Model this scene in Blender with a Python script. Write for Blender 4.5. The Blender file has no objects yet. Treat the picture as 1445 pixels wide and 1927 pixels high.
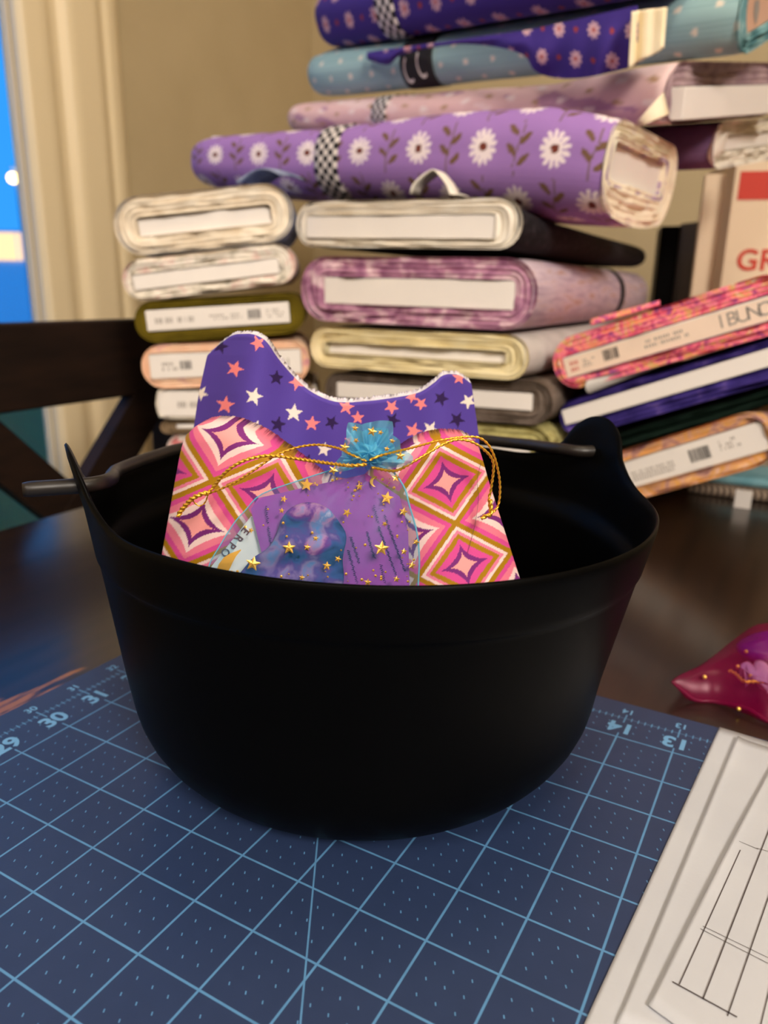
import bpy, bmesh, math, random
import numpy as np
from mathutils import Matrix, Vector

IN = 0.0254                      # the scene is worked out in inches, built in metres
SC = bpy.context.scene
COL = SC.collection

# ------------------------------------------------------------------ camera, world, light, exposure
CAM_F = 1432.46                  # focal length in pixels of the 1445 x 1927 frame
RW = np.array([[0.999867, 0.00458997, 0.01564946],
               [0.01630869, -0.28140605, -0.95945019],
               [0.0, 0.95957781, -0.28144348]])
CAMZ = 7.99645                   # height above the cutting mat
CU, CV = 21.8855, 11.7252        # place of the camera over the mat grid
cam_d = bpy.data.cameras.new('camera')
cam = bpy.data.objects.new('camera', cam_d)
COL.objects.link(cam)
cam_d.sensor_fit = 'VERTICAL'
cam_d.sensor_height = 36.0
cam_d.lens = CAM_F / 1927.0 * 36.0
cam_d.clip_start = 0.01
cam_d.clip_end = 200
cam_d.dof.use_dof = True
cam_d.dof.focus_distance = 10.6 * IN
cam_d.dof.aperture_fstop = 10.5
r, d_, f_ = RW
cam.matrix_world = Matrix(((r[0], -d_[0], -f_[0], 0), (r[1], -d_[1], -f_[1], 0),
                           (r[2], -d_[2], -f_[2], CAMZ * IN), (0, 0, 0, 1)))
SC.camera = cam

SC.view_settings.view_transform = 'Standard'
SC.view_settings.look = 'None'
SC.view_settings.exposure = 0.0
SC.view_settings.gamma = 1.0
SC.view_settings.use_curve_mapping = False

world = bpy.data.worlds.new('dusk_sky')
SC.world = world
world.use_nodes = True
wn = world.node_tree
wn.nodes.clear()
w_out = wn.nodes.new('ShaderNodeOutputWorld')
w_bg = wn.nodes.new('ShaderNodeBackground')
w_tc = wn.nodes.new('ShaderNodeTexCoord')
w_sep = wn.nodes.new('ShaderNodeSeparateXYZ')
w_ramp = wn.nodes.new('ShaderNodeValToRGB')
w_ramp.color_ramp.elements[0].position = 0.0
w_ramp.color_ramp.elements[0].color = (0.04, 0.38, 1.06, 1)
w_ramp.color_ramp.elements[1].position = 0.5
w_ramp.color_ramp.elements[1].color = (0.034, 0.34, 1.0, 1)
wn.links.new(w_tc.outputs['Generated'], w_sep.inputs[0])
wn.links.new(w_sep.outputs[2], w_ramp.inputs[0])
wn.links.new(w_ramp.outputs[0], w_bg.inputs[0])
w_bg.inputs[1].default_value = 1.0
wn.links.new(w_bg.outputs[0], w_out.inputs[0])


def area_lamp(name, loc, target, size, power, color):
    d = bpy.data.lights.new(name, 'AREA')
    d.shape = 'DISK'
    d.size = size * IN
    d.energy = power
    d.color = color
    o = bpy.data.objects.new(name, d)
    COL.objects.link(o)
    o.location = Vector(loc) * IN
    dr = (Vector(target) - Vector(loc)).normalized()
    o.rotation_euler = dr.to_track_quat('-Z', 'Y').to_euler()
    o['kind'] = 'helper'
    return o


area_lamp('kitchen_lamp', (30, -60, 58), (6, 22, 6), 22, 54.0, (1.0, 0.89, 0.78))
area_lamp('fill_lamp', (-28, -44, 60), (0, 22, 6), 20, 16.0, (1.0, 0.89, 0.78))  # added fill from behind the camera, softens contrast on left-facing sides
area_lamp('ceiling_lamp', (10, 14, 64), (9, 20, 0), 18, 6.0, (1.0, 0.80, 0.56))


# ------------------------------------------------------------------ geometry helpers
def ray(x, y):
    return np.array([(x - 722.5) / CAM_F, (y - 963.5) / CAM_F, 1.0]) @ RW


C0 = np.array([0, 0, CAMZ])
UX, UY, VX, VY = 0.48940, 0.87206, -0.87206, 0.48940      # grid axes of mat, table and room


def at(x, y, Y):                 # point of the room seen at a place in the photograph, Y inches ahead
    v = ray(x, y)
    return C0 + v * (Y / v[1])


def atz(x, y, z):                # ... at a height
    v = ray(x, y)
    return C0 + v * ((z - CAMZ) / v[2])


def UV(u, v, z=0.0):             # grid inches -> room inches
    return np.array([(u - CU) * UX + (v - CV) * VX, (u - CU) * UY + (v - CV) * VY, z])


def toUV(P):
    return (P[0] * UX + P[1] * UY + CU, P[0] * VX + P[1] * VY + CV)


def atv(x, y, v):                # ... on an upright plane of constant v
    q = ray(x, y)
    k = (v - CV) / (q[0] * VX + q[1] * VY)
    return C0 + q * k


def atu(x, y, u):
    q = ray(x, y)
    k = (u - CU) / (q[0] * UX + q[1] * UY)
    return C0 + q * k


def unit(v):
    v = np.asarray(v, float)
    return v / np.linalg.norm(v)


def wob(x, seed, n=5, f=1.0):    # smooth pseudo-noise, about -1..1
    rg = np.random.default_rng(seed)
    o = np.zeros_like(np.asarray(x, float))
    for k in range(n):
        o = o + np.sin(np.asarray(x) * f * (k + 1) * rg.uniform(.7, 1.3) + rg.uniform(0, 6.28)) * rg.uniform(.4, 1) / (k + 1) ** .6
    return o / 1.8


def S2L(c):
    c = np.asarray(c, float) / 255.0
    return np.where(c <= 0.04045, c / 12.92, ((c + 0.055) / 1.055) ** 2.4)


def C4(*c):
    return tuple(float(k) for k in S2L(c)) + (1.0,)


def link(o, parent):
    COL.objects.link(o)
    if parent is not None:
        o.parent = parent
    return o


def mesh(name, verts, faces, mats, parent=None, midx=None, smooth=True, colors=None, org=None):
    """verts in room inches. The parent is an Empty at its own place with no turn."""
    verts = np.asarray(verts, float)
    if org is None:
        p = parent
        org = np.zeros(3)
        while p is not None:
            org = org + np.array(p.location) / IN
            p = p.parent
        o_loc = None
    else:
        o_loc = np.asarray(org, float)
        org = o_loc
    me = bpy.data.meshes.new(name)
    me.from_pydata([tuple(v) for v in (verts - org) * IN], [], [tuple(f) for f in faces])
    if not isinstance(mats, (list, tuple)):
        mats = [mats]
    for m in mats:
        me.materials.append(m)
    if midx is not None:
        me.polygons.foreach_set('material_index', np.asarray(midx, np.int32))
    me.polygons.foreach_set('use_smooth', np.full(len(me.polygons), smooth))
    if colors is not None:
        ca = me.color_attributes.new('print', 'FLOAT_COLOR', 'POINT')
        c = np.ones((len(verts), 4), np.float32)
        c[:, :3] = colors
        ca.data.foreach_set('color', c.ravel())
    me.update()
    o = bpy.data.objects.new(name, me)
    link(o, parent)
    if o_loc is not None:
        o.location = Vector(o_loc) * IN
    return o


def thing(name, label, cat, loc, group=None):
    o = bpy.data.objects.new(name, None)
    o.empty_display_size = .02
    COL.objects.link(o)
    o.location = Vector(loc) * IN
    o['label'] = label
    o['category'] = cat
    if group:
        o['group'] = group
    return o


def tag(o, label, cat, group=None):
    o['label'] = label
    o['category'] = cat
    if group:
        o['group'] = group
    return o


def struct(o):
    o['kind'] = 'structure'
    return o


def grid_faces(nx, ny, off=0, wrap=False, flip=False):
    F = []
    for j in range(ny - 1):
        for i in range(nx if wrap else nx - 1):
            i2 = (i + 1) % nx
            q = (off + j * nx + i, off + j * nx + i2, off + (j + 1) * nx + i2, off + (j + 1) * nx + i)
            F.append(q[::-1] if flip else q)
    return F


def box_vf(o, a, b, c):          # box from a corner and three edge vectors
    o, a, b, c = [np.asarray(k, float) for k in (o, a, b, c)]
    V = [o, o + a, o + a + b, o + b, o + c, o + a + c, o + a + b + c, o + b + c]
    F = [(0, 3, 2, 1), (4, 5, 6, 7), (0, 1, 5, 4), (1, 2, 6, 5), (2, 3, 7, 6), (3, 0, 4, 7)]
    return V, F


def box(name, o, a, b, c, mat, parent=None, bevel=0.0, org=None):
    V, F = box_vf(o, a, b, c)
    ob = mesh(name, V, F, mat, parent, smooth=False, org=org)
    if bevel:
        m = ob.modifiers.new('bevel', 'BEVEL')
        m.width = bevel * IN
        m.segments = 2
        m.limit_method = 'ANGLE'
    return ob


def uvbox(name, u0, u1, v0, v1, z0, z1, mat, parent=None, bevel=0.0, org=None):
    return box(name, UV(u0, v0, z0), UV(u1, v0, z0) - UV(u0, v0, z0), UV(u0, v1, z0) - UV(u0, v0, z0), (0, 0, z1 - z0), mat, parent, bevel, org)


def spline(P, n):                # Catmull-Rom through points, resampled evenly
    P = np.asarray(P, float)
    Q = np.vstack([2 * P[0] - P[1], P, 2 * P[-1] - P[-2]])
    out = []
    for i in range(len(P) - 1):
        p0, p1, p2, p3 = Q[i:i + 4]
        for t in np.linspace(0, 1, 24, endpoint=False):
            out.append(.5 * (2 * p1 + (p2 - p0) * t + (2 * p0 - 5 * p1 + 4 * p2 - p3) * t * t + (3 * p1 - p0 - 3 * p2 + p3) * t ** 3))
    out.append(P[-1])
    out = np.array(out)
    L = np.r_[0, np.cumsum(np.linalg.norm(np.diff(out, axis=0), axis=1))]
    s = np.linspace(0, L[-1], n)
    return np.c_[[np.interp(s, L, out[:, k]) for k in range(out.shape[1])]].T


def tube_vf(P, rad, m=10, twist=0.0, lobes=0, bump=0.0, off=0):
    P = np.asarray(P, float)
    n = len(P)
    rad = np.full(n, rad) if np.isscalar(rad) else np.asarray(rad)
    T = np.gradient(P, axis=0)
    T /= np.linalg.norm(T, axis=1)[:, None] + 1e-12
    N = np.cross(T[0], [0, 0, 1.0])
    if np.linalg.norm(N) < 1e-3:
        N = np.cross(T[0], [0, 1.0, 0])
    N = unit(N)
    L = np.r_[0, np.cumsum(np.linalg.norm(np.diff(P, axis=0), axis=1))]
    V = []
    a = np.arange(m) / m * 2 * np.pi
    for i in range(n):
        N = unit(N - T[i] * (N @ T[i]))
        B = np.cross(T[i], N)
        rr = rad[i] * (1 + (bump * np.cos(lobes * (a) - twist * L[i]) if lobes else 0))
        V.append(P[i] + np.outer(rr * np.cos(a), N) + np.outer(rr * np.sin(a), B))
    V = np.vstack(V)
    F = grid_faces(m, n, off, wrap=True)
    F.append(tuple(off + k for k in range(m))[::-1])
    F.append(tuple(off + (n - 1) * m + k for k in range(m)))
    return V, F


def tube(name, P, rad, mat, parent=None, m=10, org=None, **k):
    V, F = tube_vf(P, rad, m, **k)
    return mesh(name, V, F, mat, parent, org=org)


def join(parts):
    V, F = [], []
    for v, f in parts:
        n = sum(len(k) for k in V)
        V.append(np.asarray(v, float))
        F += [tuple(i + n for i in q) for q in f]
    return np.vstack(V), F


def text_mesh(name, s, size, o, xd, yd, mat, parent=None, bold=0.0, align='CENTER', depth=0.0):
    cu = bpy.data.curves.new(name, 'FONT')
    cu.body = s
    cu.size = 1.0
    cu.align_x = align
    cu.align_y = 'CENTER'
    cu.offset = bold
    cu.extrude = depth
    t = bpy.data.objects.new(name, cu)
    COL.objects.link(t)
    bpy.context.view_layer.update()
    me = bpy.data.meshes.new_from_object(t.evaluated_get(bpy.context.evaluated_depsgraph_get()))
    v = np.empty(len(me.vertices) * 3)
    me.vertices.foreach_get('co', v)
    v = v.reshape(-1, 3)
    F = [tuple(p.vertices) for p in me.polygons]
    bpy.data.objects.remove(t)
    bpy.data.curves.remove(cu)
    bpy.data.meshes.remove(me)
    xd, yd = unit(xd), unit(yd)
    zd = np.cross(xd, yd)
    V = np.asarray(o) + size * (np.outer(v[:, 0], xd) + np.outer(v[:, 1], yd) + np.outer(v[:, 2], zd))
    return mesh(name, V, F, mat, parent, smooth=False)


# ------------------------------------------------------------------ materials
def principled(name, color=(.5, .5, .5, 1), rough=.6, metal=0.0, spec=.5, sheen=0.0):
    m = bpy.data.materials.new(name)
    m.use_nodes = True
    b = m.node_tree.nodes['Principled BSDF']
    b.inputs['Base Color'].default_value = color
    b.inputs['Roughness'].default_value = rough
    b.inputs['Metallic'].default_value = metal
    b.inputs['Specular IOR Level'].default_value = spec
    if sheen:
        b.inputs['Sheen Weight'].default_value = sheen
        b.inputs['Sheen Roughness'].default_value = .5
    return m


def N(m, typ, **k):
    n = m.node_tree.nodes.new(typ)
    for a, b in k.items():
        setattr(n, a, b)
    return n


def L(m, a, b):
    m.node_tree.links.new(a, b)


def BS(m):
    return m.node_tree.nodes['Principled BSDF']


def objco(m, scale=(1, 1, 1), rot=(0, 0, 0)):
    tc = N(m, 'ShaderNodeTexCoord')
    mp = N(m, 'ShaderNodeMapping')
    mp.inputs['Scale'].default_value = scale
    mp.inputs['Rotation'].default_value = rot
    L(m, tc.outputs['Object'], mp.inputs['Vector'])
    return mp.outputs[0]


def add_weave(m, scale=900, strength=.15, dist=.0006, co=None):
    co = co or objco(m)
    n = N(m, 'ShaderNodeTexNoise')
    n.inputs['Scale'].default_value = scale
    n.inputs['Detail'].default_value = 3
    L(m, co, n.inputs['Vector'])
    b = N(m, 'ShaderNodeBump')
    b.inputs['Strength'].default_value = strength
    b.inputs['Distance'].default_value = dist
    L(m, n.outputs[0], b.inputs['Height'])
    L(m, b.outputs[0], BS(m).inputs['Normal'])
    return m


def mottled(name, cols, scale=60, rough=.9, detail=3, distort=0.0, stops=None, stretch=(1, 1, 1), bump=.25, sheen=.0):
    """woven print or plain cloth: a ramp of the cloth's own colours over noise"""
    m = principled(name, rough=rough, spec=.2, sheen=sheen)
    co = objco(m, stretch)
    n = N(m, 'ShaderNodeTexNoise')
    n.inputs['Scale'].default_value = scale
    n.inputs['Detail'].default_value = detail
    n.inputs['Distortion'].default_value = distort
    L(m, co, n.inputs['Vector'])
    rmp = N(m, 'ShaderNodeValToRGB')
    e = rmp.color_ramp.elements
    k = len(cols)
    stops = stops or list(np.linspace(.32, .68, k))
    while len(e) < k:
        e.new(.5)
    for i in range(k):
        e[i].position = stops[i]
        e[i].color = C4(*cols[i])
    L(m, n.outputs[0], rmp.inputs[0])
    L(m, rmp.outputs[0], BS(m).inputs['Base Color'])
    if bump:
        add_weave(m, 700, bump, .0008, co)
    return m


def printed(name, rough=.75, spec=.25, bump=.1):
    m = principled(name, rough=rough, spec=spec)
    a = N(m, 'ShaderNodeVertexColor', layer_name='print')
    L(m, a.outputs[0], BS(m).inputs['Base Color'])
    if bump:
        add_weave(m, 1500, bump, .0003)
    return m


M = {}
M['wall'] = mottled('wall_paint', [(184, 166, 130), (190, 172, 136)], 6, .85, bump=.05)
M['trim'] = principled('trim_paint', C4(234, 216, 178), .45)
M['ceiling'] = principled('ceiling_paint', C4(225, 220, 210), .9)
M['floor'] = mottled('floor_wood', [(70, 46, 30), (92, 62, 40)], 9, .45, stretch=(1, 8, 1), bump=.05)
M['white_paper'] = principled('white_card', C4(236, 230, 224), .75, spec=.25)
M['core'] = principled('white_core_board', C4(240, 234, 228), .8, spec=.2)
M['ink'] = principled('dark_ink', C4(60, 58, 58), .8)
M['grey_ink'] = principled('grey_ink', C4(150, 142, 136), .8)
M['red_ink'] = principled('red_ink', C4(196, 70, 60), .8)
M['pencil'] = principled('pencil_graphite', C4(78, 72, 74), .6)
M['black_plastic'] = principled('black_plastic', C4(4, 4, 4), .42, spec=.06)
M['bail_metal'] = principled('black_bail', C4(30, 25, 21), .42, spec=.5)
M['chair_wood'] = mottled('espresso_wood', [(26, 16, 11), (38, 24, 16)], 14, .6, stretch=(1, 1, 6), bump=.05)
M['gold_cord'] = principled('gold_cord', C4(240, 182, 60), .36, metal=.7)
M['gold_foil'] = principled('gold_foil', C4(255, 206, 104), .38, metal=.75)
M['white_cloth'] = mottled('white_cloth', [(232, 222, 206), (246, 240, 228)], 40, .95)
M['cream_cloth'] = mottled('cream_cloth', [(236, 218, 180), (248, 236, 208)], 30, .95)


# ------------------------------------------------------------------ the room
FLOOR, CEIL = -30.1, 66.0
VA, UB = 58.0, 89.0              # planes of the window wall and the back wall
V0, U0 = -70.0, -60.0
fl = uvbox('floor', U0, UB, V0, VA, FLOOR - 4, FLOOR, M['floor'], org=UV(20, 0, FLOOR))
ce = uvbox('ceiling', U0, UB, V0, VA, CEIL, CEIL + 4, M['ceiling'], org=UV(20, 0, CEIL))
WT = 1.0
DOOR0, DOOR1, DOORTOP = 30.0, toUV(atv(57, 543, VA + WT))[0], 56.0
wl = [uvbox('wall_left', DOOR1, UB + 4, VA, VA + WT, FLOOR, CEIL, M['wall'], org=UV(70, VA, FLOOR)),
      uvbox('wall_back', UB, UB + 5, V0, VA, FLOOR, CEIL, M['wall'], org=UV(UB, 0, FLOOR)),
      uvbox('wall_right', U0, UB, V0 - 5, V0, FLOOR, CEIL, M['wall'], org=UV(0, V0, FLOOR)),
      uvbox('wall_front', U0 - 5, U0, V0, VA, FLOOR, CEIL, M['wall'], org=UV(U0, 0, FLOOR))]
V1, F1 = box_vf(UV(U0, VA, FLOOR), UV(DOOR0, VA) - UV(U0, VA), UV(0, WT) - UV(0, 0), (0, 0, CEIL - FLOOR))
V2, F2 = box_vf(UV(DOOR0, VA, DOORTOP), UV(DOOR1, VA) - UV(DOOR0, VA), UV(0, WT) - UV(0, 0), (0, 0, CEIL - DOORTOP))
Vj, Fj = join([(V1, F1), (V2, F2)])
wl.append(mesh('wall_left', Vj, Fj, M['wall'], smooth=False, org=UV(0, VA, FLOOR)))
for o in [fl, ce] + wl:
    struct(o)

# fluted casing beside the glass door: a moulded section run up the wall
xs = [74, 79, 112, 125, 132, 148, 156, 166, 205, 214, 222, 232, 246, 257]
hs = [.30, .80, .85, .75, .30, .30, .75, .85, .80, .65, .35, .55, .42, 0.0]
us = [toUV(atv(x, 543, VA))[0] for x in xs]
prof = []
fine_u = np.linspace(us[0], us[-1], 90)
fine_h = np.interp(fine_u, us, hs)
ker = np.array([1, 2, 3, 2, 1]) / 9.0
fine_h = np.convolve(np.r_[fine_h[:1], fine_h[:1], fine_h, fine_h[-1:], fine_h[-1:]], ker, 'valid')
V = []
for z in (FLOOR, DOORTOP + 6):
    V += [UV(u, VA - .02 - h, z) for u, h in zip(fine_u, fine_h)]
    V += [UV(fine_u[-1], VA, z), UV(fine_u[0], VA, z)]
n = 92
F = [(i, (i + 1) % n, n + (i + 1) % n, n + i) for i in range(n)] + [tuple(range(n))[::-1], tuple(range(n, 2 * n))]
struct(mesh('trim_1', V, F, M['trim'], smooth=False, org=UV(us[0], VA, FLOOR)))
struct(uvbox('trim_2', DOOR0 - 4, us[0] - .05, VA - .8, VA, DOORTOP, DOORTOP + 6, M['trim'], org=UV(DOOR0, VA, DOORTOP)))
struct(uvbox('baseboard_left', us[-1] + .1, UB - .8, VA - .7, VA, FLOOR, FLOOR + 5, M['trim'], org=UV(80, VA, FLOOR)))
struct(uvbox('baseboard_back', UB - .7, UB, V0, VA, FLOOR, FLOOR + 5, M['trim'], org=UV(UB, 0, FLOOR)))

# glass door: stile, rails and pane
door = bpy.data.objects.new('door_1', None)
COL.objects.link(door)
door.location = Vector(UV(DOOR1, VA + 3, FLOOR)) * IN
struct(door)
glass = principled('window_glass', (1, 1, 1, 1), .0, spec=.5)
BS(glass).inputs['Transmission Weight'].default_value = 1.0
BS(glass).inputs['IOR'].default_value = 1.01
uvbox('door_stop', DOOR1 - .12, DOOR1 - .01, VA + .2, VA + WT - .02, FLOOR, DOORTOP, M['trim'], door)
uvbox('door_stile', DOOR0, DOOR0 + 3, VA + .1, VA + .9, FLOOR, DOORTOP, M['trim'], door)
uvbox('door_rail', DOOR0 + 3, DOOR1 - .13, VA + .1, VA + .9, FLOOR, FLOOR + 6, M['trim'], door)
uvbox('door_rail', DOOR0 + 3, DOOR1 - .13, VA + .1, VA + .9, DOORTOP - 4, DOORTOP, M['trim'], door)
uvbox('pane', DOOR0 + 3, DOOR1 - .13, VA + .7, VA + .8, FLOOR + 6, DOORTOP - 4, glass, door)

# outdoors at dusk
M['road'] = mottled('wet_asphalt', [(160, 180, 204), (172, 190, 212)], 2, .7, bump=0)
M['deck'] = mottled('painted_block', [(120, 132, 88), (132, 142, 96)], 3, .7, bump=0)
M['far_wall'] = principled('far_wall', C4(226, 232, 238), .9)


def emit(name, col, s):
    m = bpy.data.materials.new(name)
    m.use_nodes = True
    m.node_tree.nodes.clear()
    e = N(m, 'ShaderNodeEmission')
    o = N(m, 'ShaderNodeOutputMaterial')
    e.inputs[0].default_value = col
    e.inputs[1].default_value = s
    L(m, e.outputs[0], o.inputs[0])
    return m


M['street_lamp'] = emit('lamp_glow', (1.0, .66, .22, 1), 7)
M['shop_light'] = emit('lit_windows', (1.0, .66, .36, 1), 1.5)
g = uvbox('ground', -700, 900, VA + 60, 1500, -66, -60, M['road'], org=UV(0, 400, -60))
struct(g)
dk = uvbox('patio_wall', -80, 170, VA + 40, VA + 44, -60, -2.4, M['deck'], org=UV(0, VA + 40, -60))
tag(dk, 'low teal wall outside the glass door, seen under the chair rail', 'wall')
pt = uvbox('patio', -80, 170, VA + 5.2, VA + 40, -36, -32, M['deck'], org=UV(0, VA + 20, -34))
struct(pt)
P = at(8, 452, 1100)
fb = thing('shop_row', 'far row of lit shopfronts glowing on the horizon outside the door', 'building', (P[0], P[1], -60))
box('wall', (P[0] - 420, P[1], -60), (640, 0, 0), (0, 60, 0), (0, 0, P[2] + 60 - 26), M['far_wall'], fb)
for k in range(16):
    box('lit_window', (P[0] - 400 + k * 38, P[1] - 2, P[2] - 26), (36, 0, 0), (0, 1.9, 0), (0, 0, 36), M['shop_light'], fb)
box('roof', (P[0] - 430, P[1] - 3, P[2] + 10.2), (660, 0, 0), (0, 66, 0), (0, 0, 3), M['far_wall'], fb)
P = at(24, 335, 700)
sl = thing('street_lamp', 'glowing street lamp outside the glass door at dusk', 'street lamp', (P[0], P[1], -60))
tube('pole', [(P[0], P[1] + 6, -60), (P[0], P[1] + 6, P[2] + 6), (P[0], P[1], P[2] + 9)], 1.2, M['far_wall'], sl)
a = np.linspace(0, np.pi, 9)
b = np.linspace(0, 2 * np.pi, 16, endpoint=False)
V = [P + 4.2 * np.array([math.sin(i) * math.cos(j), math.sin(i) * math.sin(j), math.cos(i)]) for i in a for j in b]
mesh('globe', V, grid_faces(16, 9, wrap=True), M['street_lamp'], sl)

# ------------------------------------------------------------------ dining table
TZ = -.1
wood = principled('espresso_table_top', C4(26, 17, 13), .3, spec=.3)
BS(wood).inputs['Coat Weight'].default_value = .5
BS(wood).inputs['Coat IOR'].default_value = 1.5
BS(wood).inputs['Coat Roughness'].default_value = .17
co = objco(wood, (1 / IN, 1 / IN, 1 / IN))
n1 = N(wood, 'ShaderNodeTexNoise')
n1.inputs['Scale'].default_value = .35
n1.inputs['Detail'].default_value = 6
mp = N(wood, 'ShaderNodeMapping')
mp.inputs['Scale'].default_value = (.25, 5, 1)
L(wood, co, mp.inputs[0])
L(wood, mp.outputs[0], n1.inputs['Vector'])
rp = N(wood, 'ShaderNodeValToRGB')
rp.color_ramp.elements[0].position = .35
rp.color_ramp.elements[0].color = C4(19, 12, 9)
rp.color_ramp.elements[1].position = .7
rp.color_ramp.elements[1].color = C4(36, 23, 16)
L(wood, n1.outputs[0], rp.inputs[0])
# finish rubbed through beside the mat's left edge
sx = N(wood, 'ShaderNodeSeparateXYZ')
L(wood, co, sx.inputs[0])


def mth(m, op, a, b=None, c=None, clamp=False):
    n = N(m, 'ShaderNodeMath', operation=op, use_clamp=clamp)
    for i, v in enumerate((a, b, c)):
        if v is None:
            continue
        if isinstance(v, (int, float)):
            n.inputs[i].default_value = v
        else:
            L(m, v, n.inputs[i])
    return n.outputs[0]


n2 = N(wood, 'ShaderNodeTexNoise')
n2.inputs['Scale'].default_value = 1.0
n2.inputs['Detail'].default_value = 4
mp2 = N(wood, 'ShaderNodeMapping')
mp2.inputs['Scale'].default_value = (.8, 6.5, 1)
L(wood, co, mp2.inputs[0])
L(wood, mp2.outputs[0], n2.inputs['Vector'])
zone_v = mth(wood, 'SUBTRACT', 1.0, mth(wood, 'MULTIPLY', mth(wood, 'ABSOLUTE', mth(wood, 'SUBTRACT', sx.outputs[1], 24.75)), .8), clamp=True)
zone_u = mth(wood, 'SUBTRACT', 1.0, mth(wood, 'MULTIPLY', mth(wood, 'ABSOLUTE', mth(wood, 'SUBTRACT', sx.outputs[0], 29.0)), .16), clamp=True)
wear = mth(wood, 'MULTIPLY', mth(wood, 'MULTIPLY', zone_v, zone_u), n2.outputs[0])
wear = mth(wood, 'MULTIPLY', mth(wood, 'SUBTRACT', wear, .31), 14.0, clamp=True)
mix = N(wood, 'ShaderNodeMix', data_type='RGBA')
L(wood, wear, mix.inputs[0])
L(wood, rp.outputs[0], mix.inputs[6])
mix.inputs[7].default_value = C4(138, 86, 24)
L(wood, mix.outputs[2], BS(wood).inputs['Base Color'])
bp = N(wood, 'ShaderNodeBump')
bp.inputs['Strength'].default_value = .12
bp.inputs['Distance'].default_value = .0004
L(wood, n1.outputs[0], bp.inputs['Height'])
L(wood, bp.outputs[0], BS(wood).inputs['Normal'])


def grid_object(name, verts_uvz, faces, mats, parent=None):
    """mesh whose own x and y run along the grid (for materials that follow it)"""
    me = bpy.data.meshes.new(name)
    me.from_pydata([tuple(np.array(v) * IN) for v in verts_uvz], [], faces)
    for m in mats:
        me.materials.append(m)
    o = bpy.data.objects.new(name, me)
    link(o, parent)
    o.matrix_world = Matrix(((UX, VX, 0, 0), (UY, VY, 0, 0), (0, 0, 1, 0), (0, 0, 0, 1)))
    p = UV(0, 0, 0) * IN
    o.location = Vector(p) if parent is None else Vector(p) - parent.location
    return o


TU0, TU1, TV0, TV1 = -6.0, 80.0, -12.0, 35.25
table = thing('dining_table', 'dark espresso wooden dining table with rubbed finish, under everything', 'table', UV(37, 12, FLOOR))
V, F = box_vf((TU0, TV0, TZ - 1.3), (TU1 - TU0, 0, 0), (0, TV1 - TV0, 0), (0, 0, 1.3))
tt = grid_object('tabletop', V, F, [wood], table)
bv = tt.modifiers.new('bevel', 'BEVEL')
bv.width = .12 * IN
bv.segments = 2
uvbox('apron', TU0 + 4, TU1 - 4, TV0 + 4, TV0 + 5, TZ - 5, TZ - 1.3, M['chair_wood'], table)
uvbox('apron', TU0 + 4, TU1 - 4, TV1 - 5, TV1 - 4, TZ - 5, TZ - 1.3, M['chair_wood'], table)
for u in (TU0 + 3, TU1 - 6):
    for v in (TV0 + 3, TV1 - 6):
        uvbox('leg', u, u + 3, v, v + 3, FLOOR, TZ - 1.3, M['chair_wood'], table, .15)

# ------------------------------------------------------------------ cutting mat
MU, MV = 36.32, 24.42
matm = principled('mat_vinyl', C4(62, 78, 100), .48, spec=.5)
co = objco(matm, (1 / IN, 1 / IN, 1 / IN))
sx = N(matm, 'ShaderNodeSeparateXYZ')
L(matm, co, sx.inputs[0])
u_, v_ = sx.outputs[0], sx.outputs[1]


def mm(op, a, b=None, c=None, clamp=False):
    return mth(matm, op, a, b, c, clamp)


def near(x, w, soft=.012):       # 1 within w of zero
    return mm('DIVIDE', mm('SUBTRACT', w + soft, mm('ABSOLUTE', x)), soft, clamp=True)


def tri(x, p):                   # signed distance to the nearest multiple of p
    return mm('MULTIPLY', mm('SUBTRACT', mm('FRACT', mm('ADD', mm('DIVIDE', x, p), .5)), .5), p)


def inside(x, a, b, soft=.01):
    return mm('MULTIPLY', mm('DIVIDE', mm('SUBTRACT', x, a), soft, clamp=True), mm('DIVIDE', mm('SUBTRACT', b, x), soft, clamp=True))


gu, gv = tri(u_, 1.0), tri(v_, 1.0)
inner = mm('MULTIPLY', inside(u_, -.02, 35.02), inside(v_, -.02, 23.02))
lines = mm('MAXIMUM', near(gu, .010), near(gv, .010))
lines = mm('MULTIPLY', lines, inner)
qu = tri(mm('SUBTRACT', u_, .0), .25)
qv = tri(mm('SUBTRACT', v_, .0), .25)
# little slanted ticks on the quarter-inch points
p1 = mm('ADD', mm('MULTIPLY', qu, .872), mm('MULTIPLY', qv, .489))
p2 = mm('SUBTRACT', mm('MULTIPLY', qv, .872), mm('MULTIPLY', qu, .489))
dots = mm('MULTIPLY', near(p1, .020, .008), near(p2, .006, .006))
dots = mm('MULTIPLY', dots, mm('MULTIPLY', mm('SUBTRACT', 1.0, near(gu, .05)), mm('SUBTRACT', 1.0, near(gv, .05))))
dots = mm('MULTIPLY', dots, inside(u_, 0, 35.6))
dots = mm('MULTIPLY', mm('MULTIPLY', dots, inside(v_, 0, 23.6)), .9)
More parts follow.
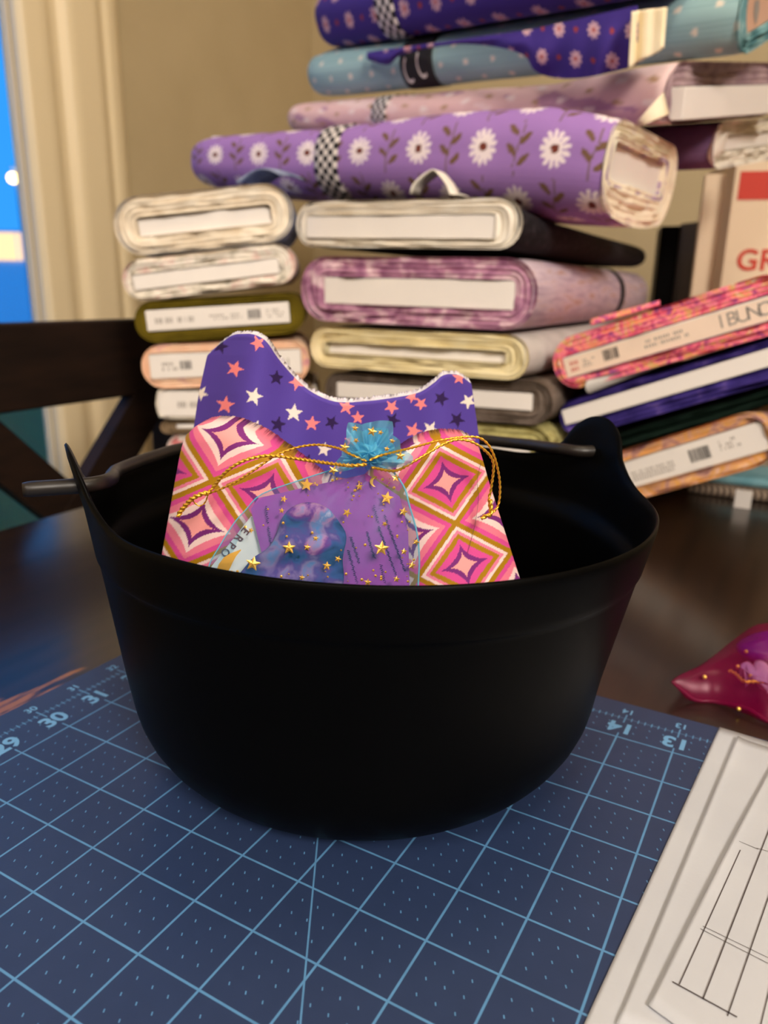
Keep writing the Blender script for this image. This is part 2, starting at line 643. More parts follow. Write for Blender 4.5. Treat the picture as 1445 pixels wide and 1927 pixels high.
# rulers along two sides: a line with eighth-inch ticks
ru = 35.72
rv = 23.80
tick_u = mm('MULTIPLY', near(tri(v_, .125), .006, .008), near(mm('SUBTRACT', u_, ru), .055))
tick_v = mm('MULTIPLY', near(tri(u_, .125), .006, .008), near(mm('SUBTRACT', v_, rv), .055))
rl_u = mm('MULTIPLY', near(mm('SUBTRACT', u_, ru), .004, .008), .6)
rl_v = mm('MULTIPLY', near(mm('SUBTRACT', v_, rv), .004, .008), .6)
long_u = mm('MULTIPLY', near(gv, .007), inside(u_, 35.55, 35.88))
long_v = mm('MULTIPLY', near(gu, .007), inside(v_, 23.62, 23.96))
ext_u = mm('MULTIPLY', near(gv, .007), inside(u_, 35.0, 35.16))
ext_v = mm('MULTIPLY', near(gu, .007), inside(v_, 23.0, 23.2))
rul = mm('MAXIMUM', mm('MAXIMUM', tick_u, rl_u), long_u)
rul = mm('MULTIPLY', rul, inside(v_, 0, 23.9))
rul2 = mm('MULTIPLY', mm('MAXIMUM', mm('MAXIMUM', tick_v, rl_v), long_v), inside(u_, 0, 35.8))
# the thirty-degree cutting line
ang = mm('SUBTRACT', mm('MULTIPLY', mm('SUBTRACT', u_, 29.88), .5095), mm('MULTIPLY', mm('SUBTRACT', v_, 17.27), .8605))
angl = mm('MULTIPLY', near(ang, .007, .010), inner)
allm = lines
for k in (dots, rul, rul2, ext_u, ext_v, angl):
    allm = mm('MAXIMUM', allm, k)
nz = N(matm, 'ShaderNodeTexNoise')
nz.inputs['Scale'].default_value = 3
nz.inputs['Detail'].default_value = 5
L(matm, co, nz.inputs['Vector'])
wearm = mm('ADD', .62, mm('MULTIPLY', nz.outputs[0], .5))
allm = mm('MULTIPLY', allm, wearm, clamp=True)
mx = N(matm, 'ShaderNodeMix', data_type='RGBA')
L(matm, allm, mx.inputs[0])
base = N(matm, 'ShaderNodeMix', data_type='RGBA')
L(matm, nz.outputs[0], base.inputs[0])
base.inputs[6].default_value = C4(36, 52, 86)
base.inputs[7].default_value = C4(42, 58, 94)
L(matm, base.outputs[2], mx.inputs[6])
mx.inputs[7].default_value = C4(92, 148, 196)
L(matm, mx.outputs[2], BS(matm).inputs['Base Color'])
nz2 = N(matm, 'ShaderNodeTexNoise')
nz2.inputs['Scale'].default_value = 60
L(matm, co, nz2.inputs['Vector'])
bp = N(matm, 'ShaderNodeBump')
bp.inputs['Strength'].default_value = .08
bp.inputs['Distance'].default_value = .0003
L(matm, nz2.outputs[0], bp.inputs['Height'])
L(matm, bp.outputs[0], BS(matm).inputs['Normal'])
mat_print = principled('mat_print', C4(104, 158, 204), .5)

cmat = thing('cutting_mat', 'blue self-healing cutting mat with pale inch grid, under the cauldron', 'cutting mat', UV(30, 16, 0))
V, F = box_vf((-1.3, -1.4, TZ + .005), (MU + 1.3, 0, 0), (0, MV + 1.4, 0), (0, 0, -TZ - .005))
grid_object('mat_sheet', V, F, [matm], cmat)
eu, ev = UV(1, 0) - UV(0, 0), UV(0, 1) - UV(0, 0)
for k in range(20, 36):
    text_mesh('printed_number', str(k), .50, UV(k, 23.42, .004), eu, ev, mat_print, cmat, .035)
    text_mesh('printed_number', str(k), .24, UV(k, 24.10, .004), eu, ev, mat_print, cmat, .02)
for k in range(2, 24):
    text_mesh('printed_number', str(k), .50, UV(35.36, k, .004), ev, -eu, mat_print, cmat, .035)
    text_mesh('printed_number', str(k), .24, UV(36.0, k, .004), ev, -eu, mat_print, cmat, .02)

# ------------------------------------------------------------------ cauldron
PC = np.array([-.291, 12.641])
RT, PH, RB, CR, EK, EPHI = 4.567, 4.72, 3.846, 1.652, .039, -.599
EAR = math.radians(21.0)
BALF = math.atan2(RT - RB, PH)


def wall_r(z):                   # outer wall radius of the cauldron at a height
    t = CR * math.tan((math.pi / 2 - BALF) / 2)
    if z < CR * (1 - math.sin(BALF)):
        s = math.asin(max(-1, min(1, (z - CR) / CR)))
        return RB - t + CR * math.cos(s)
    rr = RB + (RT - RB) * z / PH
    if z > 3.9:
        rr += .03 * min(1, (z - 3.9) / .06)
    if z > PH:
        rr += .05 * (z - PH)
    return rr


def stretch(r, phi, z):
    s = min(max((z - 2) / (PH - 2), 0), 1)
    return r * (1 + EK * math.cos(2 * (phi - EPHI)) * s)


def ear(s):
    a = abs(s)
    if a < .82:
        return .14 + math.sqrt(.87 ** 2 - a * a)
    if a < 2.4:
        return .431 * ((2.4 - a) / 1.58) ** 3.2
    return 0.0


NP = 420
zs_low = [0.0] + [CR * (1 - math.cos(k)) for k in np.linspace(.12, math.pi / 2 - BALF, 10)] + list(np.linspace(1.8, 3.84, 9)) + [3.9, 3.94, 3.97]
fr = list(np.linspace(0, 1, 10)[1:])
TH = .085
rows = []
phis = np.arange(NP) / NP * 2 * np.pi


def ztop(phi):
    e = 0
    for c in (EAR, EAR + math.pi):
        dd = (phi - c + math.pi) % (2 * math.pi) - math.pi
        e = max(e, ear(dd * RT))
    return PH + e


ZT = [ztop(p) for p in phis]
V = [(PC[0], PC[1], 0.0)]


def row(fn):
    for p, zt in zip(phis, ZT):
        rr, z = fn(p, zt)
        V.append((PC[0] + rr * math.cos(p), PC[1] + rr * math.sin(p), z))


cnt = 0
for z in zs_low:
    row(lambda p, zt: (stretch(wall_r(z), p, z), z)); cnt += 1
for f in fr:
    row(lambda p, zt: (stretch(wall_r(3.97 + (zt - 3.97) * f), p, 3.97 + (zt - 3.97) * f) - (.018 if f > .999 else 0), 3.97 + (zt - 3.97) * f - (.012 if f > .999 else 0))); cnt += 1
row(lambda p, zt: (stretch(wall_r(zt), p, zt) - TH * .5, zt + .014)); cnt += 1
for f in fr[::-1]:
    row(lambda p, zt: (stretch(wall_r(3.9 + (zt - 3.9) * f), p, 3.9 + (zt - 3.9) * f) - TH + (.018 if f > .999 else 0), 3.9 + (zt - 3.9) * f - (.01 if f > .999 else 0))); cnt += 1
for z in [3.9, 3.86] + list(np.linspace(3.6, .55, 12)) + [.3, .15]:
    row(lambda p, zt: (max(stretch(wall_r(z), p, z) - TH - (.07 if z < 3.88 else 0) - (.5 * (.55 - z) if z < .55 else 0), .4), z)); cnt += 1
V.append((PC[0], PC[1], .13))
F = [(0, 1 + (i + 1) % NP, 1 + i) for i in range(NP)]
F += grid_faces(NP, cnt, 1, wrap=True)
last = 1 + (cnt - 1) * NP
F += [(len(V) - 1, last + i, last + (i + 1) % NP) for i in range(NP)]
pot = thing('cauldron', 'black plastic cauldron bucket with two ears holding folded fabric', 'cauldron', (PC[0], PC[1], 0))
mesh('bowl', V, F, M['black_plastic'], pot)


def pp(az, r_, z):
    a = math.radians(az)
    return np.array([PC[0] + r_ * math.cos(a), PC[1] + r_ * math.sin(a), z])


bail = [pp(*k) for k in ((201, 5.34, 5.1), (201, 4.9, 5.1), (201, 4.5, 5.1), (199, 4.25, 5.09), (193, 4.15, 5.04), (184, 4.25, 4.95), (175, 4.36, 4.885), (160, 4.36, 4.87),
                         (145, 4.36, 4.87), (111, 4.44, 4.87), (80, 4.42, 4.87), (58, 4.36, 4.88), (48, 4.3, 4.92), (40, 4.2, 4.98), (32, 4.13, 5.03), (26, 4.15, 5.07),
                         (22, 4.3, 5.08), (21, 4.6, 5.08), (21, 4.78, 5.08))]
BP = spline(bail, 220)
rad = np.full(220, .118)
rad[:2] = [.10, .114]
rad[-2:] = [.114, .10]
tube('handle', BP, rad, M['bail_metal'], pot, m=14)


# ------------------------------------------------------------------ cloth standing in the cauldron
def sheet(name, xl, xr, ytop, ybot, depth, nx, ny, mat, parent, colfn=None, thick=.4, round_top=.25, edge_mat=None, edge_up=-.02, org=None, fold=None):
    """folded cloth: a front face, a back face and a turned-over top edge.
    xl, xr give its sides by height, ytop its upper edge, depth how far away each spot lies."""
    S, T = np.meshgrid(np.linspace(0, 1, nx), np.linspace(0, 1, ny) ** 1.3)
    yt = ytop(S)
    py = yt + (ybot - yt) * T
    px = xl(py) + (xr(py) - xl(py)) * S
    D = depth(S, T, px, py)
    q = np.stack([(px - 722.5) / CAM_F, (py - 963.5) / CAM_F, np.ones_like(px)], -1) @ RW
    Pf = C0 + q * (D / q[..., 1])[..., None]
    # roll the upper edge over backwards
    down = np.clip(1 - (Pf[0:1, :, 2] - Pf[..., 2]) / round_top, 0, 1)
    roll = round_top * (1 - np.sqrt(np.clip(1 - down ** 2, 0, 1)))
    Pf[..., 1] += roll
    Pb = Pf.copy()
    Pb[..., 1] += thick
    Pb[..., 2] += edge_up * np.clip(1 - (Pf[0:1, :, 2] - Pf[..., 2]) / .5, 0, 1) * (1 + .5 * np.random.default_rng(5).uniform(-1, 1, Pf.shape[1])[None, :])
    nn = nx * ny
    V = np.vstack([Pf.reshape(-1, 3), Pb.reshape(-1, 3)])
    F = grid_faces(nx, ny, 0, flip=True) + grid_faces(nx, ny, nn)
    mi = [0] * len(F)
    for i in range(nx - 1):
        F.append((i, i + 1, nn + i + 1, nn + i)); mi.append(1)
        b = (ny - 1) * nx
        F.append((b + i + 1, b + i, nn + b + i, nn + b + i + 1)); mi.append(0)
    for j in range(ny - 1):
        F.append((j * nx, nn + j * nx, nn + (j + 1) * nx, (j + 1) * nx)); mi.append(0)
        e = nx - 1
        F.append((j * nx + e, (j + 1) * nx + e, nn + (j + 1) * nx + e, nn + j * nx + e)); mi.append(0)
    col = None
    if colfn:
        c = colfn(px, py).reshape(-1, 3)
        col = np.vstack([c, c])
    return mesh(name, V, F, [mat, edge_mat or mat], parent, mi, colors=col, org=org), (px, py, D)


def piece(pts):
    P = np.array(pts, float)
    return lambda t: np.interp(t, P[:, 0], P[:, 1])


def smooth_piece(pts, n=200):
    Q = spline(np.array(pts, float), n)
    o = np.argsort(Q[:, 0])
    return lambda t: np.interp(t, Q[o, 0], Q[o, 1])


def star_mask(dx, dy, R, rot, inner=.42, k=5):
    a = np.arctan2(dx, -dy) - rot
    r_ = np.hypot(dx, dy)
    w = 2 * np.pi / k
    m = np.abs((a + w / 2) % w - w / 2)
    # edge from the tip (angle 0, R) to the notch (angle w/2, inner*R)
    x1, y1 = R, 0.0
    x2, y2 = inner * R * math.cos(w / 2), inner * R * math.sin(w / 2)
    nx_, ny_ = (y2 - y1), -(x2 - x1)
    if nx_ * x1 + ny_ * y1 < 0:
        nx_, ny_ = -nx_, -ny_
    return (r_ * np.cos(m) * nx_ + r_ * np.sin(m) * ny_) < (nx_ * x1 + ny_ * y1)


PURPLE = S2L((84, 64, 158))
CORAL = S2L((250, 138, 138))
CREAMS = S2L((240, 226, 214))
DARKP = S2L((44, 24, 76))
# where each printed star sits: x, y, radius, turn, colour
STARS = [(415, 652, 17, .3, 3), (442, 694, 19, .4, 1), (485, 646, 17, .9, 1), (520, 711, 17, .1, 3), (559, 719, 18, .9, 1), (478, 746, 20, .3, 2),
         (424, 762, 20, .15, 1), (553, 777, 20, .1, 2), (523, 799, 18, .2, 3), (480, 808, 21, .35, 2), (587, 797, 17, .1, 1), (624, 795, 16, .5, 3),
         (652, 766, 17, .2, 1), (737, 766, 16, .6, 1), (673, 786, 15, .0, 1), (739, 791, 17, .4, 3), (775, 747, 14, .8, 1), (792, 760, 15, .7, 1),
         (830, 750, 17, .4, 3), (864, 711, 15, .1, 1), (881, 755, 17, .7, 2), (860, 790, 18, .5, 3), (778, 811, 18, .3, 1), (810, 808, 18, .5, 2),
         (610, 846, 16, .2, 2), (578, 866, 15, .4, 3), (378, 740, 16, .6, 2), (600, 700, 14, .2, 2), (712, 736, 8, .1, 3), (834, 832, 15, .4, 2),
         (700, 810, 15, .2, 3), (545, 850, 15, .6, 1), (640, 880, 15, .6, 1), (780, 850, 15, .2, 3), (390, 830, 16, .1, 3), (880, 830, 16, .1, 1), (660, 830, 14, .1, 1)]
SC4 = [PURPLE, CORAL, CREAMS, DARKP]


def star_print(px, py):
    c = np.broadcast_to(PURPLE, px.shape + (3,)).copy()
    for x, y, R, rot, k in STARS:
        m = star_mask(px - x, py - y, R * .92, rot)
        c[m] = SC4[k]
    return c


M['star_cloth'] = printed('purple_star_cotton', .7)
M['fray'] = mottled('frayed_edge', [(206, 200, 214), (240, 236, 240)], 300, .95)
star_top = smooth_piece([(0, 668), (.03, 648), (.07, 632), (.12, 628), (.17, 632), (.22, 648), (.30, 690), (.40, 735), (.50, 757), (.60, 756), (.70, 750),
                         (.80, 740), (.86, 722), (.895, 708), (.93, 704), (.965, 708), (1.0, 722)])
star_xl = piece([(600, 404), (640, 400), (668, 390), (740, 374), (815, 363), (1000, 368), (1400, 462)])
star_xr = piece([(600, 882), (700, 884), (722, 887), (820, 901), (1000, 912), (1400, 846)])


def star_depth(S, T, px, py):
    d = 13.05 + .9 * ((S - .5) * 2) ** 2 - .25
    d = d - .65 * np.exp(-((S - .14) / .16) ** 2) - .35 * np.exp(-((S - .9) / .10) ** 2)
    d = d + .08 * np.sin(S * 21 + T * 2) * (1 - .5 * T) + .10 * np.sin(S * 9 + T * 5)
    return d - .3 * T


sf, _ = sheet('folded_star_fabric', star_xl, star_xr, star_top, 1290, star_depth, 330, 300, M['star_cloth'], None, star_print, .24, .06, M['fray'], edge_up=.036, org=(-.8, 13.2, .3))
tag(sf, 'folded purple cotton printed with coral, cream and dark stars, standing in the cauldron', 'fabric')

PK = {'peach': S2L((244, 160, 158)), 'purple': S2L((120, 42, 120)), 'pale': S2L((240, 210, 206)), 'pink': S2L((232, 124, 156)), 'mag': S2L((214, 76, 148)), 'gold': S2L((168, 122, 12)), 'salm': S2L((232, 122, 146))}


def geo_print(px, py):
    left = px < 690
    a = np.empty_like(px)
    b = np.empty_like(px)
    for side, (cx, cy), e1, e2 in ((True, (400, 905), (100, 27), (-30, 82)), (False, (857, 985), (88, -24), (17, 78))):
        Mx = np.linalg.inv(np.array([[e1[0], e2[0]], [e1[1], e2[1]]]))
        s = left if side else ~left
        dx, dy = px - cx, py - cy
        aa = Mx[0, 0] * dx + Mx[0, 1] * dy
        bb = Mx[1, 0] * dx + Mx[1, 1] * dy
        a[s] = aa[s]
        b[s] = bb[s]
    ca = np.round((a + b - 1) / 2) * 2 + 1          # nearest cell: a+b odd, rotated lattice
    cb = np.round((a - b - 1) / 2) * 2 + 1
    A_, B_ = (ca + cb) / 2, (ca - cb) / 2
    da, db = np.abs(a - A_), np.abs(b - B_)
    typ = (np.round(A_).astype(int) % 2 == 0)
    typ = np.where(left, typ, ~typ)

    def met(p):
        return (da ** p + db ** p) ** (1 / p)
    c = np.broadcast_to(PK['gold'], px.shape + (3,)).copy()
    bandsA = [(1.0, .92, 'mag'), (.98, .79, 'salm'), (.82, .66, 'pale'), (.64, .56, 'purple'), (.62, .35, 'peach')]
    bandsB = [(1.0, .93, 'pale'), (1.0, .84, 'pink'), (1.0, .75, 'gold'), (.92, .63, 'mag'), (.64, .53, 'purple'), (.62, .32, 'peach')]
    for bands, mk in ((bandsA, typ), (bandsB, ~typ)):
        for p, lim, nm in bands:
            m = (met(p) < lim) & mk
            c[m] = PK[nm]
    return c


M['geo_cloth'] = printed('pink_geometric_cotton', .72)
geo_top = smooth_piece([(0, 822), (.03, 806), (.07, 799), (.13, 799), (.19, 808), (.26, 826), (.34, 856), (.41, 885), (.48, 915), (.56, 925), (.62, 905), (.68, 878), (.75, 850), (.82, 832), (.89, 824), (.95, 826), (.98, 832), (1.0, 846)])
geo_xl = piece([(780, 350), (820, 345), (900, 330), (1045, 304), (1120, 318), (1250, 372), (1560, 480)])
geo_xr = piece([(780, 890), (830, 899), (900, 918), (1000, 950), (1100, 982), (1140, 976), (1250, 930), (1560, 860)])


def geo_depth(S, T, px, py):
    d = 10.35 + .75 * np.abs((S - .5) * 2) ** 6 + .55 * np.exp(-((S - .52) / .11) ** 2)
    d = d + .05 * np.sin(S * 16) + .05 * np.sin(T * 9 + S * 7)
    return d + .55 * (1 - T) ** 2 * .6


gf, _ = sheet('folded_geometric_fabric', geo_xl, geo_xr, geo_top, 1395, geo_depth, 380, 330, M['geo_cloth'], None, geo_print, .6, .28, M['geo_cloth'], org=(-.6, 10.8, .3))
tag(gf, 'folded pink cotton with gold diamonds and purple stars, in front in the cauldron', 'fabric')


# ------------------------------------------------------------------ organza gift bag and what it holds
def organza(name, col, dens, rough=.35):
    m = bpy.data.materials.new(name)
    m.use_nodes = True
    t = m.node_tree
    t.nodes.clear()
    out = N(m, 'ShaderNodeOutputMaterial')
    tr = N(m, 'ShaderNodeBsdfTransparent')
    df = N(m, 'ShaderNodeBsdfDiffuse')
    tl = N(m, 'ShaderNodeBsdfTranslucent')
    gl = N(m, 'ShaderNodeBsdfGlossy')
    df.inputs[0].default_value = col
    tl.inputs[0].default_value = col
    gl.inputs['Roughness'].default_value = rough
    gl.inputs[0].default_value = tuple(min(1, .4 + .6 * k) for k in col[:3]) + (1,)
    a = N(m, 'ShaderNodeMixShader')
    a.inputs[0].default_value = .45
    L(m, df.outputs[0], a.inputs[1])
    L(m, tl.outputs[0], a.inputs[2])
    b = N(m, 'ShaderNodeMixShader')
    b.inputs[0].default_value = .07
    L(m, a.outputs[0], b.inputs[1])
    L(m, gl.outputs[0], b.inputs[2])
    c = N(m, 'ShaderNodeMixShader')
    co = objco(m, (1 / IN,) * 3)
    nz = N(m, 'ShaderNodeTexNoise')
    nz.inputs['Scale'].default_value = 2.2
    nz.inputs['Detail'].default_value = 3
    L(m, co, nz.inputs['Vector'])
    fac = mth(m, 'ADD', dens - .12, mth(m, 'MULTIPLY', nz.outputs[0], .24), clamp=True)
    L(m, fac, c.inputs[0])
    tint = tuple(1 - .16 * (1 - k) for k in col[:3]) + (1,)
    tr.inputs[0].default_value = tint
    L(m, tr.outputs[0], c.inputs[1])
    L(m, b.outputs[0], c.inputs[2])
    L(m, c.outputs[0], out.inputs[0])
    return m


M['teal_organza'] = organza('turquoise_organza', C4(80, 186, 226), .12)
M['teal_organza_gathered'] = organza('gathered_turquoise_organza', C4(130, 224, 250), .62)
bag_xl = smooth_piece([(872, 664), (884, 625), (905, 560), (930, 492), (960, 462), (985, 440), (1030, 412), (1070, 392), (1150, 385), (1260, 420)])
bag_xr = smooth_piece([(872, 716), (890, 742), (920, 762), (950, 770), (1000, 784), (1050, 789), (1100, 787), (1160, 785), (1260, 770)])


def bag_grid(front, nx=70, ny=60):
    S, T = np.meshgrid(np.linspace(0, 1, nx), np.linspace(0, 1, ny))
    py = 872 + (1250 - 872) * T
    px = bag_xl(py) + (bag_xr(py) - bag_xl(py)) * S
    D = bag_depth(S, T, front)
    q = np.stack([(px - 722.5) / CAM_F, (py - 963.5) / CAM_F, np.ones_like(px)], -1) @ RW
    return C0 + q * (D / q[..., 1])[..., None]


def bag_depth(S, T, front=True):
    mid = 9.62 - .35 * T + .25 * (1 - T) ** 3
    bulge = .22 * np.clip(1 - np.abs(S * 2 - 1) ** 3, 0, 1) * np.sin(np.clip(T, 0, 1) * np.pi * .8 + .2)
    pleat = .022 * np.sin(S * 38 + 2 * np.sin(T * 3)) * np.exp(-T * 7) + .025 * np.sin(S * 11 + T * 6)
    return mid - bulge + pleat if front else mid + .5 * bulge + .16


def bag_at(x, y, off=-.03):      # point just in front of the bag's front layer
    T = (y - 872) / (1250 - 872)
    xl, xr = float(bag_xl(y)), float(bag_xr(y))
    S = (x - xl) / max(xr - xl, 1)
    return at(x, y, float(bag_depth(np.clip(S, 0, 1), np.clip(T, 0, 1))) + off)


bag = thing('organza_gift_bag', 'turquoise sheer organza bag with gold stars, tied at its neck, in the cauldron', 'gift bag', at(620, 1180, 9.4))
for nm, fr_ in (('front_layer', True), ('back_layer', False)):
    G = bag_grid(fr_)
    mesh(nm, G.reshape(-1, 3), grid_faces(70, 60, flip=True), M['teal_organza'], bag)
# seam around the edge of the bag
seam = []
for y in np.linspace(885, 1230, 40):
    seam.append(bag_at(float(bag_xl(y)), y, 0))
tube('side_seam', seam, .009, M['teal_organza_gathered'], bag, m=6)
seam = [bag_at(float(bag_xr(y)), y, 0) for y in np.linspace(885, 1230, 40)]
tube('side_seam', seam, .012, M['teal_organza_gathered'], bag, m=6)
# frill above the tie
NECK = (692, 868)
fan = [(-118, 30), (-107, 70), (-92, 60), (-78, 50), (-56, 55), (-42, 60), (-27, 82), (-10, 70), (5, 74), (32, 88), (44, 68), (57, 72), (68, 66), (84, 86), (92, 84), (104, 52), (122, 30)]
fa = np.radians([a for a, _ in fan])
fr2 = np.array([k for _, k in fan], float)


def frill(name, squash, depth0, amp, nwave, seed, na=150, nr=16):
    A_ = np.linspace(fa[0], fa[-1], na)
    R_ = np.interp(A_, fa, fr2) * squash
    V = []
    for k in range(nr):
        t = k / (nr - 1)
        rr = 4 + (R_ - 4) * t
        dd = depth0 + amp * t ** 1.1 * (np.sin(A_ * nwave + seed) + .5 * np.sin(A_ * nwave * 1.7 + seed * 2)) - .12 * t * np.sin(A_ * 2 + seed)
        V += [at(NECK[0] + r_ * math.sin(a), NECK[1] - r_ * math.cos(a), d) for a, r_, d in zip(A_, rr, dd)]
    return mesh(name, V, grid_faces(na, nr), M['teal_organza_gathered'], bag)


frill('frill', 1.0, 9.72, .13, 11, 0.3)
frill('frill', .82, 9.58, .10, 14, 1.7)
# gathered knot of cloth, like a rosette, in front of the frill
for k, (x, y, R) in enumerate([(694, 852, 26), (680, 862, 20), (708, 858, 20), (697, 870, 16)]):
    na, nr = 40, 10
    V = []
    for j in range(nr):
        t = j / (nr - 1)
        for i in range(na):
            a = i / na * 2 * np.pi
            rr = R * math.sin(t * 1.75) * (1 + .22 * math.sin(6 * a + k * 2 + t * 3) * t)
            V.append(at(x + rr * math.cos(a), y + rr * .8 * math.sin(a), 9.42 + .30 * t * t + .05 * math.sin(5 * a + k + 4 * t) + .02 * k))
    mesh('gathered_knot', V, grid_faces(na, nr, wrap=True), M['teal_organza_gathered'], bag)


def foil(shape, x, y, R, rot, parent, pfun, name):
    if shape == 'star':
        k = 10
        pts = [((R if i % 2 == 0 else R * .45) * math.sin(rot + i * math.pi / 5), -(R if i % 2 == 0 else R * .45) * math.cos(rot + i * math.pi / 5)) for i in range(k)]
    elif shape == 'moon':
        pts = [(R * math.cos(t), R * math.sin(t)) for t in np.linspace(-1.9, 1.9, 12)] + [(R * (.42 + .72 * math.cos(t)) - R * .72, R * .93 * math.sin(t)) for t in np.linspace(1.6, -1.6, 10)]
        c, s = math.cos(rot), math.sin(rot)
        pts = [(c * a - s * b, s * a + c * b) for a, b in pts]
    else:
        pts = [(R * math.cos(t), R * math.sin(t)) for t in np.arange(7) / 7 * 6.283]
    V = [pfun(x, y, -.045)] + [pfun(x + a, y + b, -.03) for a, b in pts]
    n = len(pts)
    F = [(0, 1 + i, 1 + (i + 1) % n) for i in range(n)]
    if shape == 'moon':
        F = [(1 + i, 1 + i + 1, 1 + n - 2 - i, 1 + n - 1 - i) for i in range(n // 2 - 1)]
    if name is None:
        return np.array(V), F
    return mesh(name, V, F, M['gold_foil'], parent, smooth=False)


for x, y, R, rot in [(577, 912, 13, .1), (534, 939, 7, .3), (577, 952, 6, .2), (653, 965, 9, .5), (718, 1032, 15, .1), (676, 916, 8, 1.2), (728, 937, 13, .2), (759, 963, 9, .3),
                     (476, 1061, 15, .2), (544, 1031, 13, .0), (578, 1030, 7, .2), (615, 1065, 9, .1), (636, 1052, 7, .4), (594, 1013, 6, .2), (724, 986, 6, .5), (692, 1096, 8, .1), (746, 1090, 7, .2),
                     (775, 1064, 8, .2), (783, 1020, 7, .4), (760, 1038, 7, .1), (530, 961, 6, .1), (472, 998, 6, .4), (745, 899, 8, .1), (568, 1087, 6, .2)]:
    foil('star', x, y, R, rot, bag, bag_at, 'foil_star')


def frill_at(x, y, off):
    return at(x, y, 9.36 + off)


for x, y, R, rot in [(700, 812, 10, .3), (668, 806, 7, .1), (716, 814, 6, .4), (738, 830, 6, .3), (648, 842, 10, .2), (753, 858, 10, .1), (627, 885, 10, .5), (655, 876, 6, .2), (670, 829, 6, .6), (728, 845, 6, .2)]:
    foil('star', x, y, R, rot, bag, frill_at, 'foil_star')
mo = [(407, 1074), (412, 1061), (421, 1049), (434, 1041), (453, 1034)]
mi_ = [(427, 1079), (433, 1069), (438, 1058), (444, 1047), (454, 1035)]
mesh('foil_moon', [bag_at(x, y, -.04) for x, y in mo + mi_], [(i, i + 1, i + 6, i + 5) for i in range(4)], M['gold_foil'], bag, smooth=False)
foil('moon', 706, 906, 10, 3.4, bag, bag_at, 'foil_moon')
rng = random.Random(4)
dots_ = []
for k in range(90):
    y = rng.uniform(900, 1100)
    x = rng.uniform(float(bag_xl(y)) + 12, float(bag_xr(y)) - 5)
    if x < 640 and rng.random() < .5:
        continue
    dots_.append(foil('dot', x, y, rng.uniform(1.2, 3.2), 0, None, bag_at, None))
Vd, Fd = join(dots_)
fd = mesh('foil_dots', Vd, Fd, M['gold_foil'], bag, smooth=False)
fd['kind'] = 'stuff'

# cards inside the bag
M['purple_card'] = principled('purple_card', C4(166, 72, 168), .6)
M['script_ink'] = principled('dark_script', C4(70, 30, 96), .9, spec=.1)
M['brown_ink'] = principled('brown_ink', C4(110, 60, 62), .7)


def card_slab(name, pts, d, mat, parent, th=.02):
    A_ = np.array([at(x, y, dd) for (x, y), dd in zip(pts, d)])
    n_ = unit(np.cross(A_[1] - A_[0], A_[2] - A_[0]))
    B_ = A_ + np.array([0, th, 0])
    k = len(pts)
    F = [tuple(range(k)), tuple(range(2 * k - 1, k - 1, -1))] + [(i, k + i, k + (i + 1) % k, (i + 1) % k) for i in range(k)]
    return mesh(name, np.vstack([A_, B_]), F, mat, parent, smooth=False)


pc = thing('purple_card', 'purple card with lines of dark script, inside the turquoise organza bag', 'card', at(640, 1200, 9.35))
card_slab('card_sheet', [(472, 958), (486, 938), (560, 921), (690, 892), (752, 935), (768, 1000), (774, 1240), (500, 1240), (492, 1040)],
          [9.68, 9.70, 9.72, 9.74, 9.68, 9.62, 9.42, 9.42, 9.60], M['purple_card'], pc)
sq = []
for k, (x0, y0, x1, y1) in enumerate([(703, 950, 712, 985), (723, 968, 762, 1075), (712, 990, 745, 1082), (655, 1035, 672, 1098), (716, 1062, 724, 1098), (660, 1010, 676, 1060),
                                      (500, 952, 504, 985), (504, 990, 512, 1036), (540, 1000, 536, 1020), (690, 1000, 704, 1050)]):
    n = int(math.hypot(x1 - x0, y1 - y0) / 1.1)
    t = np.linspace(0, 1, n)
    w = 2.7 * np.sin(np.arange(n) * 1.9 + k) + 1.0 * np.sin(np.arange(n) * .7)
    pts = [at(x0 + (x1 - x0) * a + b, y0 + (y1 - y0) * a + .6 * math.cos(i * 1.9), 9.70 - .22 * ((y0 + (y1 - y0) * a) - 892) / 350 - .03) for i, (a, b) in enumerate(zip(t, w))]
    sq.append(tube_vf(pts, .0036, 4))
Vd, Fd = join(sq)
mesh('script', Vd, Fd, M['script_ink'], pc)

gal = principled('galaxy_print', rough=.8, spec=.2)
co = objco(gal, (1 / IN,) * 3)
nzg = N(gal, 'ShaderNodeTexNoise')
nzg.inputs['Scale'].default_value = 2.3
nzg.inputs['Detail'].default_value = 5
nzg.inputs['Distortion'].default_value = .3
L(gal, co, nzg.inputs['Vector'])
rpg = N(gal, 'ShaderNodeValToRGB')
er = rpg.color_ramp.elements
while len(er) < 6:
    er.new(.5)
for e_, p_, c_ in zip(er, (.30, .41, .48, .54, .61, .70), ((26, 30, 80), (62, 80, 142), (96, 62, 136), (146, 112, 158), (90, 124, 178), (194, 190, 212))):
    e_.position = p_
    e_.color = C4(*c_)
L(gal, nzg.outputs[0], rpg.inputs[0])
L(gal, rpg.outputs[0], BS(gal).inputs['Base Color'])
wc = thing('white_printed_card', 'white card with dark lettering, slanting at the left inside the organza bag', 'card', at(500, 1200, 9.25))
card_slab('card_sheet', [(398, 1066), (472, 972), (640, 1010), (660, 1200), (360, 1200)], [9.75, 9.79, 9.77, 9.55, 9.52], M['white_paper'], wc)
c0, c1 = at(398, 1066, 9.71), at(472, 972, 9.75)
upv = unit(c1 - c0)
outv = unit(at(470, 1090, 9.68) - c0)
outv = unit(outv - upv * (outv @ upv))
